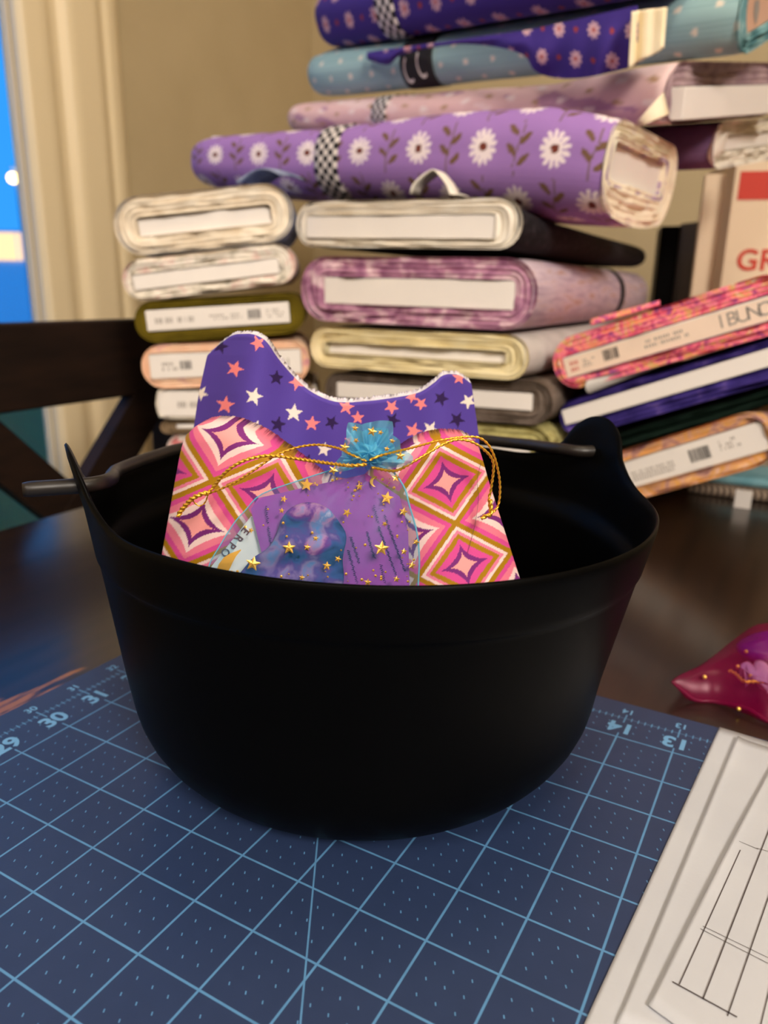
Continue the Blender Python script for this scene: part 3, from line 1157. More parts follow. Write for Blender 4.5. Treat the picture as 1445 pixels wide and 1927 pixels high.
for k, ch in enumerate('ERPO'):
    pz = at(461 - k * 12.5, 999 + k * 13.5, 9.735 - .008 * k)
    text_mesh('printed_letter', ch, .15, pz, -upv, outv * 1.0, M['brown_ink'], wc, .02)
# galaxy picture: a soft moulded charm packet in front of the card
na, nr = 60, 24
outl = [(452, 1078), (476, 1050), (505, 1030), (520, 1004), (530, 976), (548, 955), (580, 945), (615, 955), (640, 985), (652, 1010), (645, 1050), (640, 1110), (560, 1150), (470, 1130)]
oc = np.array([(x, y) for x, y in outl], float)
oc = spline(np.vstack([oc, oc[:1]]), na + 1)[:-1]
cen = np.array([560, 1050.0])
V = []
for j in range(nr):
    t = j / (nr - 1)
    for i in range(na):
        q = cen + (oc[i] - cen) * (.02 + .98 * t)
        dd = 9.36 + .12 * t ** 3 + .045 * math.sin(q[0] * .06 + q[1] * .03) * (1 - t) + .035 * math.sin(q[1] * .09)
        V.append(at(q[0], q[1], dd - .0006 * (q[1] - 1000)))
gp = mesh('galaxy_packet', V, grid_faces(na, nr, wrap=True), gal, None, org=at(560, 1140, 9.3))
sm = gp.modifiers.new('thickness', 'SOLIDIFY')
sm.thickness = .04 * IN
tag(gp, 'crumpled packet printed with a blue and purple galaxy, low in the organza bag', 'packet')

# drawstring of gold cord
cords = thing('gold_drawstring', 'twisted gold cord tied round the organza bag, ends knotted left and right', 'cord', at(690, 866, 9.3))


def cord_path(pts, base=None, n=160):
    out = []
    for p in pts:
        x, y = p[0], p[1]
        if len(p) > 2:
            dd = p[2]
        else:
            xl, xr = float(geo_xl(y)), float(geo_xr(y))
            S = np.clip((x - xl) / (xr - xl), 0, 1)
            yt = float(geo_top(S))
            T = max(0, (y - yt) / (1540 - yt))
            dd = float(geo_depth(S, T, x, y)) - .10 if y > yt - 2 else 10.45
        out.append(at(x, y, dd))
    return spline(out, n)


CR_ = dict(m=10, lobes=2, twist=85.0, bump=.30)
tube('cord', cord_path([(690, 868, 9.4), (660, 855, 9.5), (639, 844, 9.75), (599, 837, 10.0), (559, 842, 10.1), (519, 857, 10.1), (479, 884, 10.1), (439, 909, 10.15), (400, 926, 10.25), (385, 929, 10.2)], n=420), .015, M['gold_cord'], cords, **CR_)
tube('cord', cord_path([(690, 874, 9.35), (660, 876, 9.4), (629, 873, 9.6), (579, 866, 9.85), (529, 859, 10.0), (494, 858, 10.05), (454, 869, 10.05), (424, 889, 10.1), (404, 914, 10.2), (388, 931, 10.2)], n=420), .021, M['gold_cord'], cords, **CR_)
tube('cord_end', cord_path([(392, 927, 10.18), (378, 930, 10.15), (362, 938, 10.15), (350, 950, 10.18), (340, 962, 10.2), (335, 972, 10.2)], n=160), .030, M['gold_cord'], cords, **CR_)
tube('cord_end', cord_path([(392, 929, 10.15), (386, 945, 10.2), (376, 952, 10.2), (366, 946, 10.2), (362, 938, 10.15)], n=100), .009, M['gold_cord'], cords, **CR_)
tube('cord', cord_path([(695, 866, 9.4), (718, 857, 9.45), (778, 842, 9.9), (828, 829, 10.2), (878, 822, 10.3), (908, 827, 10.35), (928, 854, 10.4), (940, 904, 10.5), (938, 949, 10.5), (923, 969, 10.45)], n=460), .015, M['gold_cord'], cords, **CR_)
tube('cord', cord_path([(700, 880, 9.4), (743, 886, 9.7), (778, 869, 9.95), (843, 832, 10.2), (878, 829, 10.25), (908, 844, 10.3), (928, 871, 10.4), (924, 919, 10.45), (920, 939, 10.45), (923, 969, 10.4)], n=460), .017, M['gold_cord'], cords, **CR_)
tube('cord_end', cord_path([(922, 940, 10.42), (924, 966, 10.4), (916, 970, 10.38), (905, 976, 10.38)], n=120), .028, M['gold_cord'], cords, **CR_)


# ------------------------------------------------------------------ bolts of fabric
BOLTN = 72


def contour(w, h, rad_, n, sag=0.0):
    """rounded rectangle by even arc length, starting at the +x side, anticlockwise; also arc lengths"""
    rad_ = max(min(rad_, w / 2 - .01, h / 2 - .005), .01)
    pts = []
    for cx, cy, a0 in ((w / 2 - rad_, h / 2 - rad_, 0), (-w / 2 + rad_, h / 2 - rad_, 90), (-w / 2 + rad_, -h / 2 + rad_, 180), (w / 2 - rad_, -h / 2 + rad_, 270)):
        for a in np.radians(np.linspace(a0, a0 + 90, 10)):
            pts.append((cx + rad_ * math.cos(a), cy + rad_ * math.sin(a)))
    pts = np.array([(w / 2, 0.0)] + pts + [(w / 2, 0.0)])
    s = np.r_[0, np.cumsum(np.hypot(*np.diff(pts, axis=0).T))]
    t = np.arange(n) / n * s[-1]
    q = np.c_[np.interp(t, s, pts[:, 0]), np.interp(t, s, pts[:, 1])]
    if sag:
        q[:, 1] -= np.where(q[:, 1] < 0, sag * (1 - (2 * q[:, 0] / w) ** 2) * (-q[:, 1] / (h / 2)), 0)
    return q, t, s[-1]


def frame_from_corners(TL, TR, BR, BL, dl, dr, k=.965):
    a, b, c, d = at(*TL, dl), at(*TR, dr), at(*BR, dr), at(*BL, dl)
    W = ((b - a) + (c - d)) / 2
    H = ((a - d) + (b - c)) / 2
    A_ = unit((-W[1], W[0], 0))
    Wu = unit(W - A_ * (W @ A_))
    Hu = np.cross(Wu, A_)
    return (a + b + c + d) / 4, Wu, Hu, A_, float(np.linalg.norm(W)), k * float(abs(H @ Hu))


def frame_from_run(Pr, Pl, w, h, roll):
    p, q = at(*Pr), at(*Pl)
    A_ = unit(q - p)
    Wh = unit((A_[1], -A_[0], 0))
    Hh = np.cross(Wh, A_)
    a = math.radians(roll)
    Wu = math.cos(a) * Wh + math.sin(a) * Hh
    Hu = np.cross(Wu, A_)
    return p + Wu * w / 2 + Hu * h / 2, Wu, Hu, A_, w, h, float(np.linalg.norm(q - p))


def bolt(label, fr, length, cloth, end, core=(.8, .35), core_dy=0.0, core_dx=0.0, recess=.1, layers=5, loose=.06, sag=0.0, seed=1, corner=.46, hs=None,
         colfn=None, dens=None, group='bolts of fabric piled on the table', core_mat=None, end_cols=None):
    """a flat bolt: board core, cloth wound round it, layered cut ends"""
    c, Wu, Hu, A_, w, h = fr[:6]
    o = thing('fabric_bolt', label, 'fabric bolt', c - Hu * h / 2, group)
    nb, ns = dens or (BOLTN, 14)
    V = []
    prof_, t, per = contour(w, h, corner * h, nb, sag)
    cols = []
    for k in range(ns):
        s = k / (ns - 1) * length
        env = 1 if dens else .7
        wx = 1 + .006 * wob(t * .3 + s * .25, seed, 4) * env
        dy = .035 * wob(t * .5 + s * .3, seed + 1, 4)
        fl = (1 - .12 * math.exp(-(length - s) * 1.5)) * (1 - .04 * math.exp(-s * 3))
        q = prof_ * fl
        if hs:
            q = q.copy()
            q[:, 1] = (q[:, 1] + h / 2) * hs(s) - h / 2
        P = c + np.outer(q[:, 0] * wx, Wu) + np.outer(q[:, 1] + dy * np.sign(q[:, 1]) * .6, Hu) + A_ * s
        V.append(P)
        if colfn:
            cols.append(colfn(np.full(nb, s), t - per / 2))
    V = np.vstack(V)
    F = grid_faces(nb, ns, 0, wrap=True, flip=False)
    F.append(tuple((ns - 1) * nb + k for k in range(nb)))
    mesh('wound_cloth', V, F, cloth, o, colors=np.vstack(cols) if colfn else None)
    # the layered end: turns of cloth seen edge on, each ridge its own height
    cw, chh = w * core[0], h * core[1]
    n = 84
    rings = []
    R = layers * 4
    kdx, kdy = core_dx * w, core_dy * h
    rg = np.random.default_rng(seed)
    ph = rg.uniform(-1, 1, layers + 1)
    aa = np.arange(n) / n * 2 * np.pi
    VV = []
    for j in range(R + 1):
        f = j / R
        ww, hh = w * .995 + (cw + .1 - w) * f, h * .99 + (chh + .1 - h) * f
        q, tt, pr = contour(ww, hh, corner * h * (1 - f) + .06 * f + .03, n, sag * (1 - f))
        lay = f * layers
        ridge = abs(math.sin(lay * math.pi))
        idx = int(lay + .001)
        dep = -.10 * ridge + .05 * ph[min(idx, layers)] + loose * wob(aa * 3, seed * 7 + idx, 5)
        if j == 0:
            dep = np.full(n, .02)
        wobx = loose * .55 * f * (1 - f) * 4 * wob(aa * 2, seed * 5 + idx, 4)
        P = c + np.outer(q[:, 0] * (1 + wobx / max(ww, 1)) + kdx * f, Wu) + np.outer(q[:, 1] + wobx + kdy * f, Hu) - np.outer(-dep if np.ndim(dep) else np.full(n, -dep), -A_)
        VV.append(P)
    q, tt, pr = contour(cw + .06, chh + .06, .04, n)
    VV.append(c + np.outer(q[:, 0] + kdx, Wu) + np.outer(q[:, 1] + kdy, Hu) + A_ * 1.4)
    mesh('cut_end', np.vstack(VV), grid_faces(n, len(VV), 0, wrap=True, flip=True), end, o)
    cc = c + Wu * kdx + Hu * kdy
    cb = None
    if core[1] > 0.02:
        cb = box('core_board', cc - Wu * cw / 2 - Hu * chh / 2 + A_ * recess, Wu * cw, Hu * chh, A_ * (length - 1.0 - recess), core_mat or M['core'], o, .03)
    o_fr = dict(core=cb, hs=hs, o=o, c=cc, W=Wu, H=Hu, A=A_, w=w, h=h, cw=cw, ch=chh, rec=recess, base=c, per=per, length=length, corner=corner, sag=sag)
    return o_fr


def strokes(b, x0, x1, y0, y1, rows, mat, name, seed, gap=.35, wid=(.03, .09)):
    """rows of small print too fine to read, as short marks on the end label"""
    rg = np.random.default_rng(seed)
    parts = []
    rh = (y1 - y0) / rows
    for r_ in range(rows):
        x = x0
        while x < x1:
            wd = rg.uniform(*wid)
            if rg.random() > gap:
                o_ = b['c'] + b['W'] * (x * b['cw'] - b['cw'] / 2) + b['H'] * ((y0 + rh * r_ + rh * .15) * b['ch'] - b['ch'] / 2) + b['A'] * (b['rec'] - .018)
                parts.append(box_vf(o_, b['W'] * wd * .7, b['H'] * rh * b['ch'] * .6, b['A'] * .006))
            x += (wd + .02) / b['cw']
    V, F = join(parts)
    return mesh(name, V, F, mat, b.get('lab', b['o']), smooth=False)


def label(b, x0, x1, y0=.05, y1=.95, mat=None):
    o_ = b['c'] + b['W'] * (x0 - .5) * b['cw'] + b['H'] * (y0 - .5) * b['ch'] + b['A'] * (b['rec'] - .012)
    b['lab'] = box('end_label', o_, b['W'] * (x1 - x0) * b['cw'], b['H'] * (y1 - y0) * b['ch'], b['A'] * .008, mat or M['white_paper'], b['o'])
    return b['lab']


def barcode(b, x0, x1, y0, y1, seed=3):
    rg = np.random.default_rng(seed)
    parts = []
    x = x0 * b['cw']
    while x < x1 * b['cw']:
        wd = rg.choice([.02, .03, .05])
        o_ = b['c'] + b['W'] * (x - b['cw'] / 2) + b['H'] * (y0 - .5) * b['ch'] + b['A'] * (b['rec'] - .019)
        parts.append(box_vf(o_, b['W'] * wd, b['H'] * (y1 - y0) * b['ch'], b['A'] * .006))
        x += wd + rg.choice([.02, .03])
    V, F = join(parts)
    return mesh('barcode', V, F, M['ink'], b.get('lab', b['o']), smooth=False)


def band(b, s0, s1, mats, idxfn, name='elastic_band', n=120, m=8, lift=.03):
    q, t, per = contour(b['w'] + 2 * lift, b['h'] + 2 * lift, b['corner'] * b['h'] + lift, n, b['sag'])
    V, mi = [], []
    for k in range(m + 1):
        s = s0 + (s1 - s0) * k / m
        bul = .02 * math.sin(math.pi * k / m)
        if b['hs']:
            q, t, per = contour(b['w'] + 2 * lift, b['h'] + 2 * lift, b['corner'] * b['h'] + lift, n, b['sag'])
            q[:, 1] = (q[:, 1] + b['h'] / 2) * b['hs'](s) - b['h'] / 2
        V.append(b['base'] + np.outer(q[:, 0] * (1 + bul / b['w']), b['W']) + np.outer(q[:, 1] * (1 + bul / b['h']), b['H']) + b['A'] * s)
    F = grid_faces(n, m + 1, 0, wrap=True)
    for j in range(m):
        for i in range(n):
            mi.append(idxfn(i, j))
    o = mesh(name, np.vstack(V), F, mats, b['o'], mi)
    sd = o.modifiers.new('thickness', 'SOLIDIFY')
    sd.thickness = .02 * IN
    return o


M['black_elastic'] = principled('black_elastic', C4(20, 18, 22), .8)
M['white_elastic'] = principled('white_elastic', C4(216, 208, 204), .85)

# --- left pile, ends to the camera
DL, DR = 29.5, 30.0
M['navy_cloth'] = mottled('navy_cloth', [(96, 106, 140), (150, 160, 186)], 60, .9)
M['offwhite_end'] = mottled('offwhite_layers', [(216, 200, 176), (240, 230, 212)], 50, .95)
b = bolt('fabric bolt with thick off-white end and navy cloth, topmost of the left pile', frame_from_corners((214, 372), (552, 338), (552, 452), (214, 488), DL, DR, .995), 7.8,
         M['navy_cloth'], M['offwhite_end'], (.74, .30), -.02, .0, .22, 4, .10, seed=11)
# its loose corner folds up into a loop on top
lp = []
for k in range(40):
    a = k / 39 * 2.6
    lp.append((np.array(at(444 + 84 * k / 39, 342 - 26 * math.sin(min(a, math.pi)), 30.4))))
V, F = [], []
for w_ in np.linspace(0, 1.6, 8):
    V += [p + np.array([.49, .87, 0]) * w_ + np.array([0, 0, .05 * math.sin(w_ * 2)]) for p in lp]
o = mesh('loose_flap', V, grid_faces(40, 8), M['navy_cloth'], b['o'])
sd = o.modifiers.new('thickness', 'SOLIDIFY')
sd.thickness = .06 * IN
M['speck_white'] = mottled('speckled_white_layers', [(182, 176, 160), (228, 220, 206), (240, 232, 220), (226, 200, 190)], 90, .95)
M['white_red_print'] = mottled('white_red_print', [(236, 228, 222), (232, 222, 218), (222, 120, 110)], 30, .9, stops=[.3, .56, .64])
b = bolt('fabric bolt with speckled white end and wide bare core, second in the left pile', frame_from_corners((226, 490), (556, 454), (556, 530), (234, 572), DL, DR, .995), 7.8,
         M['white_red_print'], M['speck_white'], (.84, .36), -.05, -.02, .04, 3, .12, seed=12)
M['olive_cloth'] = mottled('olive_cloth', [(92, 78, 10), (112, 96, 18)], 40, .85)
b = bolt('olive green fabric bolt with a white barcode label, in the left pile', frame_from_corners((250, 572), (573, 543), (573, 631), (256, 643), DL, DR, .995), 7.8,
         M['olive_cloth'], M['olive_cloth'], (.84, .50), .02, -.01, .02, 3, .03, seed=13)
label(b, .0, 1.0)
strokes(b, .06, .34, .28, .72, 1, M['grey_ink'], 'label_print', 1)
strokes(b, .44, .66, .35, .65, 2, M['grey_ink'], 'label_print', 2)
barcode(b, .71, .79, .3, .75)
strokes(b, .84, .95, .3, .75, 3, M['grey_ink'], 'label_print', 3)
M['peach_cloth'] = mottled('peach_cloth', [(240, 196, 164), (246, 214, 186), (214, 150, 170)], 60, .9, stops=[.3, .6, .74])
b = bolt('peach fabric bolt with a white barcode label, below the olive bolt', frame_from_corners((262, 650), (582, 636), (582, 722), (270, 732), DL, DR, .995), 7.8,
         M['peach_cloth'], M['peach_cloth'], (.9, .55), .0, .0, .02, 3, .03, seed=14)
label(b, .0, 1.0)
barcode(b, .2, .27, .35, .7, 5)
strokes(b, .08, .17, .3, .7, 2, M['grey_ink'], 'label_print', 4)
strokes(b, .74, .92, .22, .78, 1, M['grey_ink'], 'label_print', 5, .2)
M['tan_cloth'] = mottled('tan_cloth', [(120, 100, 76), (150, 128, 100)], 60, .9)
M['pink_white'] = mottled('pink_white_print', [(232, 222, 214), (236, 226, 218), (214, 130, 130)], 40, .9, stops=[.3, .56, .64])
b = bolt('fabric bolt showing only a wide white label, below the peach bolt', frame_from_corners((288, 734), (600, 730), (600, 790), (296, 787), DL, DR, .995), 7.8,
         M['tan_cloth'], M['white_cloth'], (.96, .84), .0, .0, .02, 2, .02, seed=15)
label(b, .0, 1.0)
strokes(b, .12, .36, .3, .7, 1, M['grey_ink'], 'label_print', 6, .2)
b = bolt('thin tan fabric bolt below the wide white label in the left pile', frame_from_corners((300, 789), (600, 791), (600, 814), (300, 818), DL, DR, .995), 7.8, M['tan_cloth'], M['tan_cloth'], (.8, .3), seed=16)
b = bolt('white and pink fabric bolt low in the left pile, behind the cauldron handle', frame_from_corners((312, 820), (606, 816), (606, 870), (314, 868), DL, DR, .995), 7.8, M['pink_white'], M['pink_white'], (.8, .3), seed=17)
b = bolt('tan fabric bolt at the bottom of the left pile on the table edge', frame_from_corners((312, 870), (606, 872), (606, 924), (314, 924), DL, DR, .995), 7.8, M['tan_cloth'], M['tan_cloth'], (.8, .3), seed=18)

# --- middle pile
DL, DR = 31.0, 26.5
M['black_cloth'] = mottled('black_cloth', [(20, 18, 22), (34, 31, 36), (70, 66, 72)], 160, .9, stops=[.4, .62, .8])
b = bolt('fabric bolt with a layered white end and black cloth, topmost of the middle pile', frame_from_corners((557, 374), (986, 372), (986, 468), (557, 470), DL, DR), 21,
         M['black_cloth'], M['white_cloth'], (.84, .46), -.06, -.03, .05, 4, .07, seed=21, hs=piece([(0, 1), (.7, .96), (2, .75), (22, .66)]))
lp = []
P0 = at(768, 366, 28.2)
for k in range(48):
    t = k / 47
    x = 770 + 95 * t + 8 * math.sin(t * 6.28)
    y = 364 - 46 * math.sin(min(1, t * 1.15) * math.pi) ** .55 if t < .87 else 364
    lp.append(at(x, y, 28.75 - .8 * t))
V = []
for w_ in np.linspace(0, .9, 5):
    V += [p + np.array([.45, .89, 0]) * w_ for p in lp]
o = mesh('loose_strip', V, grid_faces(48, 5), M['white_cloth'], b['o'])
sd = o.modifiers.new('thickness', 'SOLIDIFY')
sd.thickness = .05 * IN
M['mauve_end'] = mottled('mauve_layers', [(150, 98, 130), (188, 138, 164), (228, 200, 206)], 60, .95, distort=.6, stretch=(1, 1, 1.6))
M['lilac_stripe'] = mottled('lilac_cloth', [(178, 158, 176), (206, 188, 200), (186, 150, 140)], 22, .85, stops=[.35, .55, .7], stretch=(1, 1, 8))
b = bolt('thick fabric bolt with a mottled mauve end and bare white core, in the middle pile', frame_from_corners((560, 482), (1014, 478), (1012, 630), (572, 602), DL, DR), 22,
         M['lilac_stripe'], M['mauve_end'], (.80, .40), -.02, .01, .05, 4, .12, seed=22)
band(b, 13.0, 13.8, [M['black_elastic']], lambda i, j: 0)
M['cream_end'] = mottled('cream_layers', [(226, 210, 160), (242, 230, 190)], 40, .95)
M['grey_pale'] = mottled('pale_grey_cloth', [(196, 192, 188), (214, 210, 206)], 50, .9)
b = bolt('fabric bolt with a thick cream end round a sunken core, below the mauve one', frame_from_corners((578, 612), (1000, 630), (995, 719), (590, 690), DL, DR), 21,
         M['grey_pale'], M['cream_end'], (.82, .26), -.02, -.01, .25, 4, .08, seed=23)
M['brown_end'] = mottled('brown_grey_layers', [(84, 72, 62), (122, 108, 98)], 60, .95)
b = bolt('grey brown fabric bolt with a cream core board, below the cream bolt', frame_from_corners((610, 698), (1042, 717), (1040, 806), (612, 768), DL, DR), 21,
         M['brown_end'], M['brown_end'], (.86, .40), .02, -.01, .0, 3, .05, seed=24)
M['moss_cloth'] = mottled('moss_cloth', [(150, 140, 84), (186, 178, 120), (110, 100, 54)], 70, .9)
b = bolt('mossy yellow green fabric bolt with a white label, low in the middle pile', frame_from_corners((618, 772), (1040, 806), (1040, 888), (620, 842), DL, DR), 21,
         M['moss_cloth'], M['moss_cloth'], (.86, .38), -.14, -.02, .02, 3, .05, seed=25)
label(b, .3, 1.0)
b = bolt('tan fabric bolt at the bottom of the middle pile behind the cauldron', frame_from_corners((620, 844), (1040, 890), (1040, 984), (622, 914), DL, DR), 20, M['tan_cloth'], M['tan_cloth'], (.8, .3), seed=26)

# --- right pile, leaning up to the right
M['floral_pink'] = mottled('pink_floral_print', [(150, 90, 150), (224, 86, 118), (244, 148, 168), (246, 150, 130), (214, 170, 90), (250, 222, 214)], 95, .9, distort=1.6, stops=[.32, .42, .5, .56, .62, .72])
b = bolt('pink floral fabric bolt with a printed barcode label, topmost of the right pile', frame_from_corners((1036, 642), (1500, 492), (1500, 620), (1048, 744), 27.4, 23.6), 15,
         M['floral_pink'], M['floral_pink'], (.9, .40), -.06, .0, .03, 4, .09, seed=31)
M['beige_label'] = principled('beige_label', C4(240, 216, 196), .75)
label(b, .0, 1.0, mat=M['beige_label'])
strokes(b, .03, .07, .2, .8, 2, M['red_ink'], 'label_mark', 7, .1)
strokes(b, .09, .15, .3, .7, 3, M['grey_ink'], 'label_print', 8)
barcode(b, .2, .275, .3, .8, 6)
strokes(b, .40, .60, .3, .75, 2, M['grey_ink'], 'label_print', 9, .15)
for k, ch in enumerate('IBUNOT'):
    text_mesh('label_letter', ch, b['ch'] * .82, b['c'] + b['W'] * ((.745 + k * .046) - .5) * b['cw'] + b['A'] * (b['rec'] - .02), b['W'] * .5, b['H'], M['grey_ink'], b['lab'], 0)
# folded selvage sticking out above, and a pale strip below
V = []
for t in np.linspace(0, 1, 20):
    for k in np.linspace(0, 1, 6):
        V.append(at(1112 + 130 * t, 613 - 38 * t - 9 * math.sin(k * math.pi) * (1 - .3 * t), 27.2 - .9 * t + .5 * k))
o = mesh('loose_flap', V, grid_faces(6, 20), M['floral_pink'], b['o'])
sd = o.modifiers.new('thickness', 'SOLIDIFY')
sd.thickness = .08 * IN
V = []
for t in np.linspace(0, 1, 24):
    rr = 1 - .75 * t
    for k in np.linspace(0, 2 * np.pi, 12, endpoint=False):
        V.append(at(1110 + 190 * t + 9 * rr * math.cos(k), 727 - 62 * t + 13 * rr * math.sin(k), 26.8 - 1.3 * t + .12 * math.cos(k)))
mesh('loose_strip', V, grid_faces(12, 24, wrap=True), M['grey_pale'], b['o'])
M['violet_print'] = mottled('violet_print', [(40, 30, 96), (66, 52, 130), (120, 96, 160)], 60, .9, stops=[.35, .58, .72])
b = bolt('violet fabric bolt with a long bare white core, below the pink floral bolt', frame_from_corners((1052, 752), (1516, 618), (1516, 700), (1056, 836), 27.4, 23.6), 15,
         M['violet_print'], M['violet_print'], (.96, .40), .08, .0, -.04, 3, .10, seed=32)
M['dark_green'] = mottled('dark_green_cloth', [(14, 32, 26), (26, 48, 38)], 40, .9)
b = bolt('dark green fabric bolt, between the violet bolt and the orange one', frame_from_corners((1080, 840), (1530, 706), (1530, 738), (1084, 866), 27.4, 23.6), 15,
         M['dark_green'], M['dark_green'], (.7, .0), seed=33)
M['orange_print'] = mottled('orange_print', [(140, 96, 110), (214, 166, 140), (222, 164, 84), (232, 194, 174)], 60, .9, distort=1.0, stops=[.32, .45, .55, .68])
b = bolt('tan and orange fabric bolt with a white barcode label, lowest of the right pile', frame_from_corners((1066, 874), (1446, 764), (1462, 866), (1078, 978), 27.4, 23.6), 14,
         M['orange_print'], M['orange_print'], (.94, .52), .0, .0, .03, 3, .08, seed=34)
label(b, .0, 1.0)
strokes(b, .33, .55, .2, .6, 3, M['grey_ink'], 'label_print', 10, .1)
barcode(b, .64, .74, .3, .75, 8)
strokes(b, .79, .88, .4, .8, 3, M['grey_ink'], 'label_print', 11)


# --- top bolts lying across
def daisy(c, dx, dy, R, k, pet, cen):
    a = np.arctan2(dy, dx)
    r_ = np.hypot(dx, dy)
    m = r_ < R * (.45 + .55 * np.abs(np.cos(a * k / 2)) ** .7)
    c[m] = S2L(pet)
    c[r_ < R * .26] = S2L(cen)


def leafm(dx, dy, ang_, a_, b_):
    x = dx * math.cos(ang_) + dy * math.sin(ang_)
    y = -dx * math.sin(ang_) + dy * math.cos(ang_)
    return (x / a_) ** 2 + (y / b_) ** 2 < 1


def daisy_vine(s, t):
    c = np.broadcast_to(S2L((156, 118, 186)), s.shape + (3,)).copy()
    ru_, rv_ = 2.7, 1.62
    s0, t0 = s - 1.75, t + .15
    j = np.round(t0 / rv_)
    off = np.where(j.astype(int) % 2 == 0, 0, ru_ / 2)
    dx = (s0 - off + ru_ / 2) % ru_ - ru_ / 2
    dy = t0 - j * rv_
    vx = (dx + ru_) % ru_ - ru_ / 2               # distance to the vine half way between daisies
    m = (np.abs(vx - .10 * np.sin(dy * 3)) < .028) & (np.abs(dy) < .85)
    c[m] = S2L((116, 92, 84))
    for lx, ly, an in ((.24, -.50, -.7), (-.24, -.24, .7), (.24, .08, -.7), (-.24, .36, .7)):
        c[leafm(vx - lx, dy - ly, an, .25, .10)] = S2L((112, 84, 62))
    daisy(c, dx, dy, .56, 13, (236, 222, 226), (112, 50, 36))
    return c


M['daisy_cloth'] = printed('lavender_daisy_cotton', .7)
M['lav_end'] = mottled('white_lavender_layers', [(238, 224, 196), (246, 236, 214), (226, 208, 196)], 30, .95, stops=[.3, .6, .72])
fr1 = frame_from_run((1122, 386, 26.4), (345, 339, 38), 7.6, 2.7, 0)
b = bolt('lavender fabric bolt printed with white daisies and vines, lying across the piles', fr1, fr1[6], M['daisy_cloth'], M['lav_end'], (.74, .40), .03, -.03, .25, 5, .10, sag=.42, seed=41,
         colfn=daisy_vine, dens=(380, 330), corner=.40, hs=piece([(0, 1.0), (2.5, 1.12), (6, 1.08), (12, .88), (22, .66)]))
M['violet_fray'] = mottled('lavender_fray', [(130, 96, 140), (206, 184, 206)], 120, .95)
q1, tt, pr = contour(b['cw'] + .62, b['ch'] + .62, .2, 90)
q2, tt, pr = contour(b['cw'] + .10, b['ch'] + .10, .1, 90)
V = []
for qq, dp in ((q1, .10), (q1 * .5 + q2 * .5, -.06), (q2, .05), (q2, .6)):
    V.append(b['c'] + np.outer(qq[:, 0] + .04 * wob(np.arange(90) * .6, 5), b['W']) + np.outer(qq[:, 1] + .05 * wob(np.arange(90) * .5, 6), b['H']) + b['A'] * (dp + .08))
mesh('inner_turns', np.vstack(V), grid_faces(90, 4, wrap=True, flip=True), M['violet_fray'], b['o'])
band(b, 10.9, 12.1, [M['black_elastic'], M['white_elastic']], lambda i, j: (i + j) % 2, n=76, m=5)

M['mauve_grey_end'] = mottled('mauve_grey_layers', [(140, 112, 122), (186, 160, 164)], 60, .95)


def pale_pink(s, t):
    c = np.broadcast_to(S2L((228, 190, 188)), s.shape + (3,)).copy()
    k = wob(s * 1.1, 3, 4) + wob(t * 1.7 + s * .3, 4, 4)
    c[k > .75] = S2L((236, 206, 204))
    c[k < -.95] = S2L((190, 146, 168))
    k2 = np.sin(s * 2.6) * np.sin(t * 4.2 + np.sin(s))
    c[k2 > .82] = S2L((238, 218, 214))
    c[k2 < -.88] = S2L((186, 150, 120))
    return c


M['pale_pink_cloth'] = printed('pale_pink_cotton', .8)
fr2_ = frame_from_run((1244, 236, 29), (530, 253, 45), 8.6, 1.93, 10)
b = bolt('pale pink fabric bolt with a long bare white core end, above the daisy bolt', fr2_, fr2_[6], M['pale_pink_cloth'], M['mauve_grey_end'], (.96, .52), -.17, .03, -.5, 3, .10, seed=42,
         colfn=pale_pink, dens=(220, 150), hs=piece([(0, 1.0), (1.5, .95), (5, .78), (23, .75)]))
band(b, 13.9, 14.9, [M['black_elastic'], M['white_elastic']], lambda i, j: (i + j) % 2, n=76, m=5)
# its loose cream selvage tucks down at the corner
V = []
for t in np.linspace(0, 1, 14):
    for k in np.linspace(0, 1, 6):
        V.append(at(1198 + 48 * k + 10 * t, 229 - 54 * k + (4 + 22 * k) * t * 1.6, 28.6 - .25 * math.sin(k * 3.1)))
o = mesh('loose_selvage', V, grid_faces(6, 14), M['cream_cloth'], b['o'])
sd = o.modifiers.new('thickness', 'SOLIDIFY')
sd.thickness = .07 * IN
M['dark_lilac'] = mottled('dark_lilac_cloth', [(92, 66, 104), (120, 92, 128)], 40, .9)
frb = frame_from_run((1334, 322, 32.4), (560, 340, 48), 8.0, 1.72, 10)
b = bolt('fabric bolt with a thick white folded end, behind the lavender daisy bolt at right', frb, 20, M['dark_lilac'], M['white_cloth'], (.74, .28), .02, .02, .1, 4, .14, seed=43)


def blue_dots(s, t):
    c = np.broadcast_to(S2L((150, 184, 188)), s.shape + (3,)).copy()
    line = (np.abs((t / .16) % 1 - .5) < .14)
    c[line] = S2L((136, 170, 176))
    j = np.round(t / .72)
    off = np.where(j.astype(int) % 2 == 0, 0, .7)
    dx = (s - off + .7) % 1.4 - .7
    dy = t - j * .72
    c[np.hypot(dx, dy) < .125] = S2L((222, 214, 200))
    return c


